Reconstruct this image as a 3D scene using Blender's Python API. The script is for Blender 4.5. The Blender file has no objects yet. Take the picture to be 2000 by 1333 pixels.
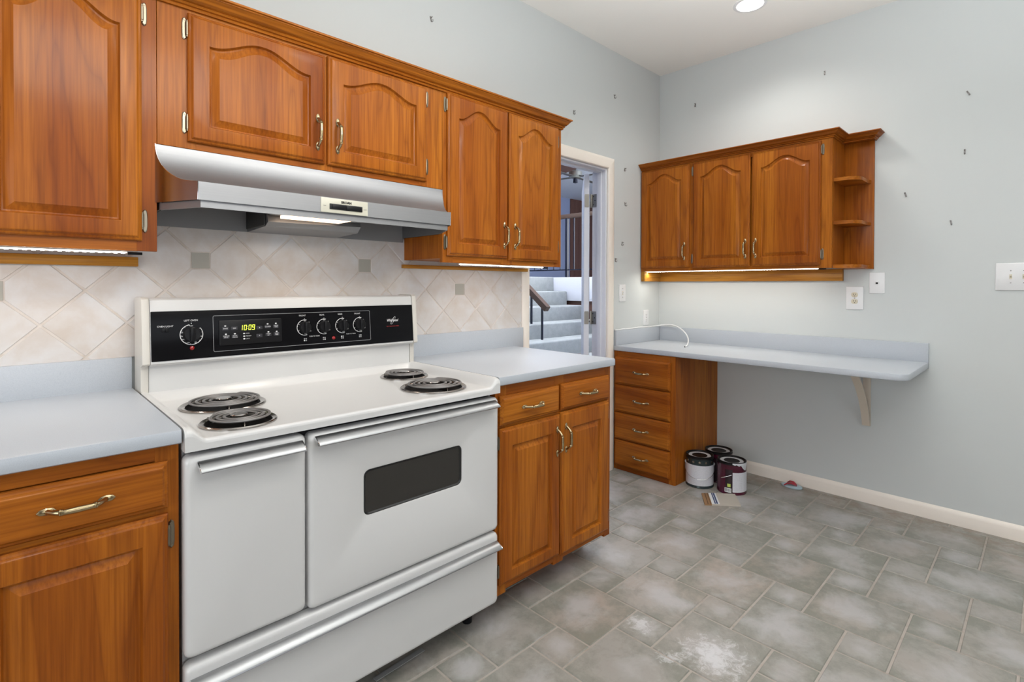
import bpy, bmesh, math, random
from mathutils import Vector, Matrix
random.seed(7)
S = bpy.context.scene
COL = S.collection

# ------------------------------------------------------------------ camera
cam_d = bpy.data.cameras.new('camera'); cam = bpy.data.objects.new('camera', cam_d); COL.objects.link(cam)
yaw, pit, rol = math.radians(45.978), math.radians(-0.553), math.radians(0.1607)
Fv = Vector((math.cos(yaw)*math.cos(pit), math.sin(yaw)*math.cos(pit), math.sin(pit)))
Rv = Vector((math.sin(yaw), -math.cos(yaw), 0)); Uv = Rv.cross(Fv)
R2 = math.cos(rol)*Rv + math.sin(rol)*Uv; U2 = -math.sin(rol)*Rv + math.cos(rol)*Uv
M = Matrix((R2, U2, -Fv)).transposed().to_4x4(); M.translation = Vector((-3.5612, -2.0734, 1.2473))
cam.matrix_world = M
cam_d.sensor_width = 36.0; cam_d.sensor_fit = 'HORIZONTAL'
cam_d.lens = 1015.81*36/2000
cam_d.shift_x = -0.24/2000; cam_d.shift_y = -98.08/2000
cam_d.clip_start = 0.02
S.camera = cam

# ------------------------------------------------------------------ world, exposure, large lights
S.view_settings.view_transform = 'Standard'; S.view_settings.look = 'None'
S.view_settings.gamma = 1.0; S.view_settings.use_curve_mapping = False
S.view_settings.exposure = 0.0
w = bpy.data.worlds.new('world'); S.world = w; w.use_nodes = True
w.node_tree.nodes['Background'].inputs[0].default_value = (0.80, 0.88, 1.0, 1)
w.node_tree.nodes['Background'].inputs[1].default_value = 1.2

def area(name, loc, rot, sx, sy, watts, col, spread=180):
    d = bpy.data.lights.new(name, 'AREA'); d.shape = 'RECTANGLE'; d.size = sx; d.size_y = sy
    d.energy = watts; d.color = col; d.spread = math.radians(spread)
    o = bpy.data.objects.new(name, d); o.location = loc; o.rotation_euler = rot; COL.objects.link(o); return o
def spot(name, loc, watts, col, angle=150, blend=0.8, r=0.07):
    d = bpy.data.lights.new(name, 'SPOT'); d.energy = watts; d.color = col
    d.spot_size = math.radians(angle); d.spot_blend = blend; d.shadow_soft_size = r
    o = bpy.data.objects.new(name, d); o.location = loc; COL.objects.link(o); return o
PI = math.pi
area('window_daylight', (-3.2, -4.15, 1.55), (PI/2, 0, 0), 2.6, 1.5, 12.5, (0.92, 0.96, 1.0))
area('side_window_daylight', (-5.85, -1.9, 1.25), (PI/2, 0, -PI/2), 2.2, 1.6, 36, (0.94, 0.97, 1.0))
area('ceiling_fill', (-2.7, -2.0, 2.80), (0, 0, 0), 3.4, 2.4, 4, (0.96, 0.98, 1.0))  # added soft fill below the ceiling, in place of unseen fixtures
area('upward_fill', (-2.1, -2.1, 1.50), (PI, 0, 0), 1.4, 1.4, 54, (0.94, 0.97, 1.0), 136)  # added unseen fill, aimed up to brighten the ceiling
for i, (x, y) in enumerate([(-0.545, -0.880), (-2.3, -1.6), (-3.5, -1.6), (-0.9, -3.0)]):
    spot('downlight_and_fill_spot', (x, y, 2.80), 20 if i == 0 else 14, (1.0, 0.975, 0.93))  # first serves the visible downlight; the rest are added fill without fixtures
o = area('upper_cabinet_fill', (-2.75, -2.7, 2.6), (0, 0, 0), 1.9, .4, 3.4, (1.0, 0.95, 0.87), 46)  # added fill out of view, aimed at the upper cabinet doors
o.rotation_euler = (Vector((-2.85, -.32, 1.76))-Vector(o.location)).to_track_quat('-Z', 'Y').to_euler()
area('hood_lamp', (-2.795, -.307, 1.470), (0, 0, 0),   .18, .07, 0.6, (1.0, 0.90, 0.80))
area('hall_fill', (.3, 2.2, 2.60), (0, 0, 0), 1.4, 2.0, 8, (0.95, 0.97, 1.0))  # unseen lamp added to light the stairs from above
area('hall_ceiling_fill', (.5, 1.5, 2.70), (PI, 0, 0), 1.6, 1.6, 170, (0.93, 0.96, 1.0))  # upward lamp added out of sight to brighten the hall ceiling
area('hall_far_fill', (3.6, .35, 2.1), (PI/2, 0, 0), 2.4, 1.6, 110, (0.93, 0.96, 1.0))  # added fill for the far hall walls; no window stands here
area('hall_near_fill', (.9, .30, 2.0), (PI/2, 0, 0), 1.2, 1.2, 8, (0.95, 0.97, 1.0))  # added fill for the stair risers, not a window
for x0, x1, y in ((-3.80, -3.32, -.222), (-2.10, -1.58, -.240)):
    area('light_strip_lamp', ((x0+x1)/2, y, 1.333), (0, 0, 0), x1-x0, .008, .7, (1.0, 0.97, 0.93))
area('light_strip_lamp', (-.216, -.58, 1.342), (0, 0, PI/2), 1.12, .008, 2.0, (1.0, 0.96, 0.88))

# ------------------------------------------------------------------ mesh helpers
ORG = {}
def org(parent): return ORG.get(parent.name, Vector((0, 0, 0))) if parent else Vector((0, 0, 0))

class Fr:
    """local frame: u right, v up, w outwards"""
    def __init__(s, o, U, V, W): s.o = Vector(o); s.U = Vector(U); s.V = Vector(V); s.W = Vector(W)
    def p(s, u, v, w=0): return s.o + s.U*u + s.V*v + s.W*w
def FA(x, y, z): return Fr((x, y, z), (1, 0, 0), (0, 0, 1), (0, -1, 0))      # faces the room from the stove wall
def FB(x, y, z): return Fr((x, y, z), (0, -1, 0), (0, 0, 1), (-1, 0, 0))     # faces the room from the desk wall
def FZ(x, y, z): return Fr((x, y, z), (1, 0, 0), (0, 1, 0), (0, 0, 1))       # lies flat

class MB:
    def __init__(s): s.v = []; s.f = []; s.m = []; s.fa = []
    def add(s, vs, fs, mi=0, fa=None):
        b = len(s.v); s.v += [Vector(a) for a in vs]
        for f in fs: s.f.append([i+b for i in f]); s.m.append(mi); s.fa.append(fa or (0, 0, 0))
        return s
    def box(s, x0, x1, y0, y1, z0, z1, mi=0, fr=None, bev=0, seg=2):
        if x0 > x1: x0, x1 = x1, x0
        if y0 > y1: y0, y1 = y1, y0
        if z0 > z1: z0, z1 = z1, z0
        vs = [(x0,y0,z0),(x1,y0,z0),(x1,y1,z0),(x0,y1,z0),(x0,y0,z1),(x1,y0,z1),(x1,y1,z1),(x0,y1,z1)]
        fs = [(0,3,2,1),(4,5,6,7),(0,1,5,4),(1,2,6,5),(2,3,7,6),(3,0,4,7)]
        if bev:
            bm = bmesh.new(); bv = [bm.verts.new(a) for a in vs]
            for f in fs: bm.faces.new([bv[i] for i in f])
            bmesh.ops.bevel(bm, geom=list(bm.edges), offset=bev, segments=seg, affect='EDGES', profile=0.5)
            bm.verts.index_update()
            vs = [a.co.copy() for a in bm.verts]; fs = [[a.index for a in f.verts] for f in bm.faces]; bm.free()
        if fr: vs = [fr.p(*a) for a in vs]
        return s.add(vs, fs, mi)
    def loops(s, L, mi=0, cap0=True, cap1=True, mis=None, closed=True):
        n = len(L[0]); b = len(s.v)
        for l in L: s.v += [Vector(a) for a in l]
        for k in range(len(L)-1):
            for i in range(n if closed else n-1):
                j = (i+1) % n
                s.f.append([b+k*n+i, b+k*n+j, b+(k+1)*n+j, b+(k+1)*n+i]); s.m.append(mis[k] if mis else mi); s.fa.append((0,0,0))
        if cap0: s.f.append([b+i for i in range(n)][::-1]); s.m.append(mis[0] if mis else mi); s.fa.append((0,0,0))
        if cap1: s.f.append([b+(len(L)-1)*n+i for i in range(n)]); s.m.append(mis[-1] if mis else mi); s.fa.append((0,0,0))
        return s
    def tube(s, path, r, n=10, mi=0, cap=True, flat=1.0):
        path = [Vector(a) for a in path]; rr = r if isinstance(r, (list, tuple)) else [r]*len(path)
        T = []
        for i in range(len(path)):
            a = path[max(i-1, 0)]; c = path[min(i+1, len(path)-1)]; T.append((c-a).normalized())
        up = Vector((0, 0, 1)) if abs(T[0].z) < .9 else Vector((1, 0, 0))
        N = (up - T[0]*up.dot(T[0])).normalized(); L = []
        for i, pnt in enumerate(path):
            N = (N - T[i]*N.dot(T[i])).normalized(); B = T[i].cross(N)
            L.append([pnt + (N*math.cos(2*PI*k/n)*flat + B*math.sin(2*PI*k/n))*rr[i] for k in range(n)])
        return s.loops(L, mi, cap, cap)
    def lathe(s, prof, fr, n=40, mi=0, mis=None, cap0=True, cap1=True, a0=0, a1=2*PI):
        """prof: (radius, height along w)"""
        full = abs(a1-a0-2*PI) < 1e-6
        L = []
        for r, h in prof:
            L.append([fr.p(r*math.cos(a0+(a1-a0)*k/(n if full else n-1)), r*math.sin(a0+(a1-a0)*k/(n if full else n-1)), h) for k in range(n)])
        return s.loops(L, mi, cap0 and full, cap1 and full, mis, closed=full)
    def rrect(s, fr, u0, u1, v0, v1, w0, w1, r, bev=0.0, mi=0, k=5, cap0=True):
        L = [rr_loop(fr, u0, u1, v0, v1, w0, r, k)]
        if bev:
            L.append(rr_loop(fr, u0, u1, v0, v1, w1-bev, r, k))
            b = bev*.3
            L.append(rr_loop(fr, u0+b, u1-b, v0+b, v1-b, w1-b, max(r-b, .0005), k))
            L.append(rr_loop(fr, u0+bev, u1-bev, v0+bev, v1-bev, w1, max(r-bev, .0005), k))
        else: L.append(rr_loop(fr, u0, u1, v0, v1, w1, r, k))
        return s.loops(L, mi, cap0, True)
    def prism(s, pts, fr, w0, w1, mi=0):
        return s.loops([[fr.p(a, b, w0) for a, b in pts], [fr.p(a, b, w1) for a, b in pts]], mi)
    def text(s, body, fr, u, v, size, w=0.0004, mi=0, shear=0.0, align='CENTER', sx=1.0, bold=0.0, rot=0.0):
        vs, fs = text_geo(body, size, align, shear, bold)
        c, d = math.cos(rot), math.sin(rot)
        return s.add([fr.p(u + (a[0]*c - a[1]*d)*sx, v + a[0]*d + a[1]*c, w) for a in vs], fs, mi)
    def build(s, name, mats, parent=None, angle=35, kind=None, smooth=True, tid=False):
        me = bpy.data.meshes.new(name); o0 = org(parent)
        me.from_pydata([a - o0 for a in s.v], [], s.f)
        if not isinstance(mats, (list, tuple)): mats = [mats]
        for m in mats: me.materials.append(m)
        me.polygons.foreach_set('material_index', s.m)
        bm = bmesh.new(); bm.from_mesh(me); bmesh.ops.recalc_face_normals(bm, faces=bm.faces); bm.to_mesh(me); bm.free()
        if tid:
            at = me.attributes.new('tid', 'FLOAT_VECTOR', 'FACE'); at.data.foreach_set('vector', [c for a in s.fa for c in a])
        if smooth:
            me.polygons.foreach_set('use_smooth', [True]*len(me.polygons)); me.set_sharp_from_angle(angle=math.radians(angle))
        me.update()
        ob = bpy.data.objects.new(name, me); COL.objects.link(ob)
        if parent: ob.parent = parent
        ORG[ob.name] = o0
        if kind: ob['kind'] = kind
        return ob

def rr_loop(fr, u0, u1, v0, v1, w, r, k=5):
    out = []
    for cu, cv, a in ((u1-r, v0+r, -PI/2), (u1-r, v1-r, 0), (u0+r, v1-r, PI/2), (u0+r, v0+r, PI)):
        for i in range(k+1):
            t = a + PI/2*i/k; out.append(fr.p(cu+r*math.cos(t), cv+r*math.sin(t), w))
    return out
_tc = {}
def text_geo(body, size, align, shear, bold):
    key = (body, size, align, shear, bold)
    if key not in _tc:
        c = bpy.data.curves.new('t', 'FONT'); c.body = body; c.size = size; c.align_x = align; c.align_y = 'CENTER'
        c.shear = shear; c.offset = bold; c.resolution_u = 3
        o = bpy.data.objects.new('t', c); COL.objects.link(o)
        dg = bpy.context.evaluated_depsgraph_get(); dg.update()
        me = bpy.data.meshes.new_from_object(o.evaluated_get(dg))
        _tc[key] = ([tuple(a.co) for a in me.vertices], [tuple(f.vertices) for f in me.polygons])
        bpy.data.objects.remove(o); bpy.data.curves.remove(c); bpy.data.meshes.remove(me)
    return _tc[key]

def thing(name, label, cat, loc=(0, 0, 0), group=None):
    o = bpy.data.objects.new(name, None); o.empty_display_size = .1; o.location = loc; COL.objects.link(o)
    ORG[o.name] = Vector(loc); o['label'] = label; o['category'] = cat
    if group: o['group'] = group
    return o
def tag(o, label, cat, group=None):
    o['label'] = label; o['category'] = cat
    if group: o['group'] = group
    return o
def rebase(o, loc):
    """move a one-mesh thing's origin to its own base"""
    loc = Vector(loc); o.data.transform(Matrix.Translation(-loc)); o.location = loc; ORG[o.name] = loc; return o
def inst(src, name, parent, fr, u=0, v=0, w=0, roll=0.0, label=None):
    """copy of a mesh built in (u,v,w) axes, placed in a frame"""
    o = src.copy(); o.name = name; COL.objects.link(o)
    m = Matrix((fr.U, fr.V, fr.W)).transposed().to_4x4()
    m = m @ Matrix.Rotation(roll, 4, 'Z')
    m.translation = fr.p(u, v, w) - org(parent)
    o.matrix_local = m; o.parent = parent
    if label: o['label'] = label
    return o
def proto(mb, name, mats, angle=35):
    o = mb.build(name, mats, None, angle); COL.objects.unlink(o); return o

# ------------------------------------------------------------------ materials
def lin(r, g, b):
    f = lambda c: (c/255/12.92) if c/255 <= .04045 else ((c/255+.055)/1.055)**2.4
    return (f(r), f(g), f(b), 1)
def mat(name, col, rough=.5, metal=0, coat=0, emit=None, es=0, spec=.5, aniso=0):
    m = bpy.data.materials.new(name); m.use_nodes = True
    b = m.node_tree.nodes['Principled BSDF']
    b.inputs['Base Color'].default_value = col; b.inputs['Roughness'].default_value = rough
    b.inputs['Metallic'].default_value = metal; b.inputs['Coat Weight'].default_value = coat; b.inputs['Coat Roughness'].default_value = .12
    b.inputs['Specular IOR Level'].default_value = spec; b.inputs['Anisotropic'].default_value = aniso
    if emit: b.inputs['Emission Color'].default_value = emit; b.inputs['Emission Strength'].default_value = es
    return m
class NT:
    def __init__(s, m): s.t = m.node_tree; s.b = s.t.nodes['Principled BSDF']
    def n(s, typ, **k):
        o = s.t.nodes.new(typ)
        for a, c in k.items(): setattr(o, a, c)
        return o
    def l(s, a, b): s.t.links.new(a, b)
    def val(s, inp, v):
        if isinstance(v, bpy.types.NodeSocket): s.l(v, inp)
        else: inp.default_value = v
    def math(s, op, a, b=0.0, clamp=False):
        o = s.n('ShaderNodeMath', operation=op); o.use_clamp = clamp; s.val(o.inputs[0], a); s.val(o.inputs[1], b); return o.outputs[0]
    def mix(s, f, a, b, mode='MIX'):
        o = s.n('ShaderNodeMix', data_type='RGBA', blend_type=mode); s.val(o.inputs[0], f); s.val(o.inputs[6], a); s.val(o.inputs[7], b); return o.outputs[2]
    def noise(s, vec, scale, detail=4, rough=.55, dist=0):
        o = s.n('ShaderNodeTexNoise'); s.l(vec, o.inputs['Vector']); o.inputs['Scale'].default_value = scale
        o.inputs['Detail'].default_value = detail; o.inputs['Roughness'].default_value = rough; o.inputs['Distortion'].default_value = dist
        return o.outputs['Fac']
    def ramp(s, f, stops):
        o = s.n('ShaderNodeValToRGB'); s.l(f, o.inputs[0]); e = o.color_ramp.elements
        while len(e) < len(stops): e.new(.5)
        for x, (p, c) in zip(e, stops): x.position = p; x.color = c
        return o.outputs[0]
    def obj(s, sc=(1, 1, 1), rand=3.0):
        tc = s.n('ShaderNodeTexCoord'); oi = s.n('ShaderNodeObjectInfo'); mp = s.n('ShaderNodeMapping')
        add = s.n('ShaderNodeVectorMath', operation='ADD'); mul = s.math('MULTIPLY', oi.outputs['Random'], rand)
        s.l(tc.outputs['Object'], add.inputs[0]); s.l(mul, add.inputs[1]); s.l(add.outputs[0], mp.inputs[0]); mp.inputs['Scale'].default_value = sc
        return mp.outputs[0]
    def bump(s, h, st, dist=.001):
        o = s.n('ShaderNodeBump'); s.val(o.inputs['Height'], h); o.inputs['Strength'].default_value = st; o.inputs['Distance'].default_value = dist
        s.l(o.outputs[0], s.b.inputs['Normal'])

def wood(name, axis, k=1.0, gk=1.0, bk=1.0):
    m = mat(name, (1, 1, 1, 1), .36, coat=.10); N = NT(m); b = N.b
    sc = [6.0, 6.0, 6.0]; sc[axis] = .55
    fine = [170.0]*3; fine[axis] = 4.0
    v = N.obj(tuple(sc)); v2 = N.obj(tuple(fine))
    big = N.noise(v, 1.0, 3, .5, .45)
    rings = N.math('FRACT', N.math('MULTIPLY', big, 9.0))
    tri = N.math('ABSOLUTE', N.math('SUBTRACT', N.math('MULTIPLY', rings, 2.0), 1.0))
    streak = N.noise(v2, 1.0, 3, .6)
    a = (0.390*k, 0.114*k*gk, 0.0110*k*bk, 1); c = (0.280*k, 0.068*k*gk, 0.0065*k*bk, 1); d = (0.490*k, 0.162*k*gk, 0.0155*k*bk, 1)
    base = N.ramp(big, [(.32, c), (.50, a), (.68, d)])
    base = N.mix(N.math('MULTIPLY', N.math('POWER', tri, 4.0), .42), base, (0.140*k, 0.028*k*gk, 0.004*k*bk, 1))
    base = N.mix(N.math('MULTIPLY', N.math('SUBTRACT', streak, .38, True), 1.6), base, (0.140*k, 0.029*k*gk, 0.0042*k*bk, 1))
    N.l(base, b.inputs['Base Color']); b.inputs['Coat Roughness'].default_value = .14; b.inputs['Specular IOR Level'].default_value = .12
    return m
WV = wood('cherry_wood_upright_grain', 2); WX = wood('cherry_wood_grain_along_stove_wall', 0); WY = wood('cherry_wood_grain_along_desk_wall', 1)
OAKX = wood('pale_batten_wood', 0, 1.35, 1.55, 2.4); OAKY = wood('pale_batten_wood_desk_side', 1, 1.35, 1.55, 2.4)
def paint(name, col, rough=.6, bump=.06):
    m = mat(name, col, rough, spec=.3); N = NT(m); v = N.obj((1, 1, 1), 0)
    c = N.mix(N.math('MULTIPLY', N.noise(v, 1.3, 2), .5), col, (col[0]*.96, col[1]*.97, col[2]*.965, 1)); N.l(c, N.b.inputs['Base Color'])
    N.bump(N.noise(v, 220, 2), bump, .0006); return m
WALL = paint('pale_grey_green_wall_paint', (0.622, 0.648, 0.640, 1))
FARW = paint('darkened_taupe_wall_paint', (0.20, 0.165, 0.135, 1))  # unseen walls, colour darkened to cut bounce light and reflections
CEIL = paint('white_ceiling_paint', (0.90, 0.885, 0.84, 1))
CREAM = mat('cream_trim_paint', (0.89, 0.82, 0.735, 1), .4)
WHITE = mat('white_trim_paint', (0.74, 0.75, 0.80, 1), .4)
BLUE = paint('blue_hall_paint', (0.285, 0.335, 0.50, 1))
HALLW = paint('hall_ceiling_paint', (0.72, 0.75, 0.82, 1))
HFLOOR = mat('hall_floor_carpet', (0.30, 0.33, 0.36, 1), .9)
def m_counter():
    m = mat('pale_grey_solid_surface', (0.6, 0.63, 0.66, 1), .34); N = NT(m); v = N.obj((1, 1, 1), 0)
    c = N.ramp(N.noise(v, 500, 2, .7), [(.28, (0.42, 0.455, 0.500, 1)), (.48, (0.470, 0.502, 0.543, 1)), (.75, (0.50, 0.530, 0.57, 1))])
    N.l(c, N.b.inputs['Base Color']); return m
COUNTER = m_counter()
def m_tilefloor():
    m = mat('clouded_stone_floor_tile', (1, 1, 1, 1), .42); N = NT(m)
    at = N.n('ShaderNodeAttribute', attribute_name='tid'); tc = N.n('ShaderNodeTexCoord')
    sep = N.n('ShaderNodeSeparateXYZ'); N.l(at.outputs['Vector'], sep.inputs[0])
    off = N.n('ShaderNodeVectorMath', operation='MULTIPLY_ADD'); N.l(at.outputs['Vector'], off.inputs[0]); off.inputs[1].default_value = (9, 9, 9); N.l(tc.outputs['Object'], off.inputs[2])
    v = off.outputs[0]
    n1 = N.noise(v, 6.5, 6, .62, .35); n2 = N.noise(v, 3.0, 3, .5); n3 = N.noise(v, 42, 4, .6); n4 = N.noise(v, 9.0, 6, .72, .2)
    green = (0.212, 0.216, 0.180, 1); warm = (0.392, 0.330, 0.282, 1); mid = (0.352, 0.333, 0.303, 1)
    uv = N.n('ShaderNodeUVMap', uv_map='tile'); su = N.n('ShaderNodeSeparateXYZ'); N.l(uv.outputs[0], su.inputs[0])
    du = N.math('ABSOLUTE', N.math('SUBTRACT', su.outputs['X'], .5)); dv = N.math('ABSOLUTE', N.math('SUBTRACT', su.outputs['Y'], .5))
    rad = N.math('SQRT', N.math('ADD', N.math('MULTIPLY', du, du), N.math('MULTIPLY', dv, dv)))
    wf = N.math('MULTIPLY', N.math('SUBTRACT', sep.outputs['X'], .30, True), 1.5, True)
    base = N.mix(N.math('MULTIPLY', wf, N.math('MULTIPLY', N.math('SUBTRACT', n2, .30, True), 3.0, True)), mid, warm)
    gm = N.math('ADD', N.math('MULTIPLY', n4, 1.0), N.math('MULTIPLY', rad, .42))
    gm = N.math('SUBTRACT', gm, N.math('MULTIPLY', sep.outputs['Z'], .10))
    gm = N.math('MULTIPLY', N.math('SUBTRACT', gm, .53, True), 4.2, True)
    base = N.mix(N.math('MULTIPLY', gm, .80), base, green)
    w = N.math('ADD', N.math('SUBTRACT', n1, N.math('MULTIPLY', rad, .52)), N.math('MULTIPLY', sep.outputs['Y'], .10))
    w = N.math('MULTIPLY', N.math('SUBTRACT', w, .345, True), 4.4, True)
    base = N.mix(N.math('MULTIPLY', w, .72), base, (0.475, 0.466, 0.462, 1))
    base = N.mix(N.math('MULTIPLY', N.math('SUBTRACT', n3, .55, True), 1.0, True), base, (0.25, 0.25, 0.225, 1))
    for cx, cy, r in ((-1.86, -1.30, .15), (-1.97, -1.20, .06), (-1.895, -1.03, .07)):
        d = N.n('ShaderNodeVectorMath', operation='DISTANCE'); N.l(tc.outputs['Object'], d.inputs[0]); d.inputs[1].default_value = (cx, cy, 0)
        k0 = N.math('SUBTRACT', 1.0, N.math('DIVIDE', d.outputs['Value'], r), True); k = k0
        k = N.math('MULTIPLY', N.math('SUBTRACT', N.math('ADD', N.math('MULTIPLY', k, .26), N.noise(tc.outputs['Object'], 30, 9, .80, .8)), .585, True), 7.0, True)
        k = N.math('MULTIPLY', k, N.math('MULTIPLY', k0, 5.0, True)); base = N.mix(N.math('MULTIPLY', k, .60), base, (0.72, 0.72, 0.73, 1))
    # brown dirt along the skirting
    sx = N.n('ShaderNodeSeparateXYZ'); N.l(tc.outputs['Object'], sx.inputs[0])
    k = N.math('MULTIPLY', N.math('ADD', sx.outputs['X'], .30, True), 5.0, True)
    k = N.math('MULTIPLY', k, N.math('MULTIPLY', N.math('SUBTRACT', N.noise(tc.outputs['Object'], 11, 5, .65), .38, True), 4.0, True))
    base = N.mix(N.math('MULTIPLY', k, .75), base, (0.23, 0.175, 0.125, 1))
    N.l(base, N.b.inputs['Base Color']); N.bump(n3, .12, .001); return m
def m_grout(name, col, dk=.74):
    m = mat(name, col, .85); N = NT(m); v = N.obj((1, 1, 1), 0)
    N.l(N.ramp(N.noise(v, 22, 5, .65), [(.30, (col[0]*dk, col[1]*dk*.96, col[2]*dk*.9, 1)), (.5, col)]), N.b.inputs['Base Color']); return m
FTILE = m_tilefloor(); FGROUT = m_grout('floor_grout', (0.42, 0.372, 0.330, 1), .85)
def m_splash():
    m = mat('cream_clouded_wall_tile', (1, 1, 1, 1), .35); N = NT(m)
    at = N.n('ShaderNodeAttribute', attribute_name='tid'); tc = N.n('ShaderNodeTexCoord')
    off = N.n('ShaderNodeVectorMath', operation='MULTIPLY_ADD'); N.l(at.outputs['Vector'], off.inputs[0]); off.inputs[1].default_value = (9, 9, 9); N.l(tc.outputs['Object'], off.inputs[2])
    v = off.outputs[0]
    c = N.ramp(N.noise(v, 8, 5, .6, .3), [(.30, (0.585, 0.515, 0.455, 1)), (.50, (0.640, 0.600, 0.570, 1)), (.68, (0.68, 0.668, 0.665, 1))])
    N.l(c, N.b.inputs['Base Color']); N.bump(N.noise(v, 30, 3), .15, .002); return m
STILE = m_splash(); SGROUT = m_grout('wall_tile_grout', (0.665, 0.605, 0.555, 1), .86); SINS = mat('grey_green_insert_tile', (0.40, 0.385, 0.335, 1), .4)
ENAMEL = mat('bisque_enamel', (0.660, 0.654, 0.642, 1), .3, coat=.15); ENDARK = mat('bisque_plastic_trim', (0.63, 0.60, 0.545, 1), .3)
BLACKG = mat('black_glass_panel', (0.006, 0.006, 0.007, 1), .2, spec=.10); BLACKP = mat('black_plastic', (0.009, 0.009, 0.010, 1), .35, spec=.2)
GASKET = mat('black_window_trim', (0.012, 0.012, 0.012, 1), .3)
OVENG = mat('smoked_oven_glass', (0.030, 0.028, 0.025, 1), .10)
PRINT = mat('white_print', (0.75, 0.75, 0.75, 1), .6, emit=(.8, .8, .8, 1), es=0.0); PRINTG = mat('grey_print', (0.32, 0.32, 0.33, 1), .6); PRED = mat('red_print', (0.45, 0.03, 0.03, 1), .5)
CLOCK = mat('lit_clock_digits', (0.5, 0.6, 0.05, 1), .5, emit=(0.72, 0.85, 0.06, 1), es=1.6)
REDL = mat('red_indicator_lens', (0.30, 0.008, 0.008, 1), .1, coat=.6)
CHROME = mat('polished_chrome', (0.72, 0.72, 0.73, 1), .12, 1); CHROMED = mat('stained_chrome', (0.36, 0.34, 0.32, 1), .2, 1)
BOWL = mat('blackened_bowl', (0.006, 0.005, 0.005, 1), .55, 0, spec=.12)
COIL = mat('heating_element_metal', (0.24, 0.23, 0.225, 1), .40, .6)
ALU = mat('brushed_aluminium_handle', (0.34, 0.345, 0.35, 1), .34, 1)
def m_steel():
    m = mat('brushed_stainless_steel', (0.33, 0.335, 0.345, 1), .46, 1); N = NT(m); v = N.obj((1.5, 260, 260), 0)
    N.l(N.ramp(N.noise(v, 1.0, 2), [(.3, (.46,)*3+(1,)), (.7, (.54,)*3+(1,))]), N.b.inputs['Roughness']); return m
STEEL = m_steel(); STEELS = mat('smooth_stainless_steel', (0.40, 0.40, 0.41, 1), .20, 1); HOODIN = mat('grey_painted_metal', (0.25, 0.25, 0.255, 1), .45); FILT = mat('greasy_filter_mesh', (0.05, 0.05, 0.048, 1), .5, .6)
LENS = mat('lit_hood_lamp_lens', (0.9, 0.8, 0.7, 1), .4, emit=(1.0, 0.72, 0.50, 1), es=2.4)
BRASS = mat('antique_brass', (0.44, 0.345, 0.20, 1), .24, 1); BRASSD = mat('dark_antique_brass', (0.16, 0.125, 0.075, 1), .35, 1)
PEWTER = mat('tarnished_hinge_metal', (0.25, 0.215, 0.16, 1), .28, 1)
LEDM = mat('lit_led_strip', (1, 1, 1, 1), .5, emit=(1.0, 0.93, 0.80, 1), es=14.0); LEDB = mat('led_strip_backing', (0.8, 0.78, 0.72, 1), .5, emit=(1.0, 0.88, 0.70, 1), es=4.0)
LAMPM = mat('lit_downlight_lens', (1, 1, 1, 1), .5, emit=(1.0, 0.97, 0.93, 1), es=7.0)
PLATE = mat('white_plastic_plate', (0.80, 0.80, 0.80, 1), .3); ALMOND = mat('almond_plastic', (0.66, 0.60, 0.46, 1), .35); DARKH = mat('dark_slot', (0.01, 0.01, 0.01, 1), .6)
PUTTY = mat('putty_bracket_paint', (0.66, 0.585, 0.485, 1), .45)
NICKEL = mat('nickel_hook_metal', (0.30, 0.29, 0.28, 1), .35, .8)
HINGEB = mat('door_hinge_metal', (0.36, 0.34, 0.30, 1), .35, .9)
NAVY = mat('dark_navy_metal', (0.013, 0.016, 0.032, 1), .4); WALNUT = mat('brown_rail_wood', (0.095, 0.058, 0.042, 1), .5); PANELW = mat('dark_brown_panelling', (0.13, 0.062, 0.046, 1), .5)
def m_carpet():
    m = mat('grey_stair_carpet', (1, 1, 1, 1), .95, spec=.1); N = NT(m); v = N.obj((1, 1, 1), 0)
    N.l(N.ramp(N.noise(v, 14, 6, .7), [(.3, (0.34, 0.36, 0.35, 1)), (.7, (0.44, 0.46, 0.45, 1))]), N.b.inputs['Base Color']); N.bump(N.noise(v, 350, 2), .5, .004); return m
CARPET = m_carpet()

# ------------------------------------------------------------------ room shell
def struct(name, mb, m, **k): return mb.build(name, m, None, kind='structure', **k)
H = 2.843
DX0, DX1, DZ = -1.434, -0.677, 2.035      # doorway
b = MB(); b.box(-6, DX0, 0, .11, 0, H); b.box(DX1, .1, 0, .11, 0, H); b.box(DX0, DX1, 0, .11, DZ, H); struct('wall_stove_side', b, WALL, smooth=False)
struct('wall_desk_side', MB().box(0, .1, -4.3, 0, 0, H), WALL, smooth=False)
b = MB(); b.box(-6, -4.5, -4.4, -4.3, 0, H); b.box(-1.9, .1, -4.4, -4.3, 0, H); b.box(-4.5, -1.9, -4.4, -4.3, 0, .8); b.box(-4.5, -1.9, -4.4, -4.3, 2.3, H); struct('wall_front', b, FARW, smooth=False)
b = MB(); b.box(-6.1, -6, -4.4, -3.0, 0, H); b.box(-6.1, -6, -.8, .11, 0, H); b.box(-6.1, -6, -3.0, -.8, 0, .8); b.box(-6.1, -6, -3.0, -.8, 2.2, H); struct('wall_left', b, FARW, smooth=False)
struct('ceiling', MB().box(-6.1, .1, -4.4, .11, H, H+.1), CEIL, smooth=False)
def window(name, axis, c, a0, a1, z0, z1):
    b = MB()
    def bx(u0, u1, v0, v1):
        if axis == 'y': b.box(u0, u1, c-.03, c+.03, v0, v1, bev=.004)
        else: b.box(c-.03, c+.03, u0, u1, v0, v1, bev=.004)
    bx(a0, a0+.05, z0, z1); bx(a1-.05, a1, z0, z1); bx(a0, a1, z0, z0+.05); bx(a0, a1, z1-.05, z1); bx((a0+a1)/2-.025, (a0+a1)/2+.025, z0, z1)
    struct(name, b, WHITE)
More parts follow.
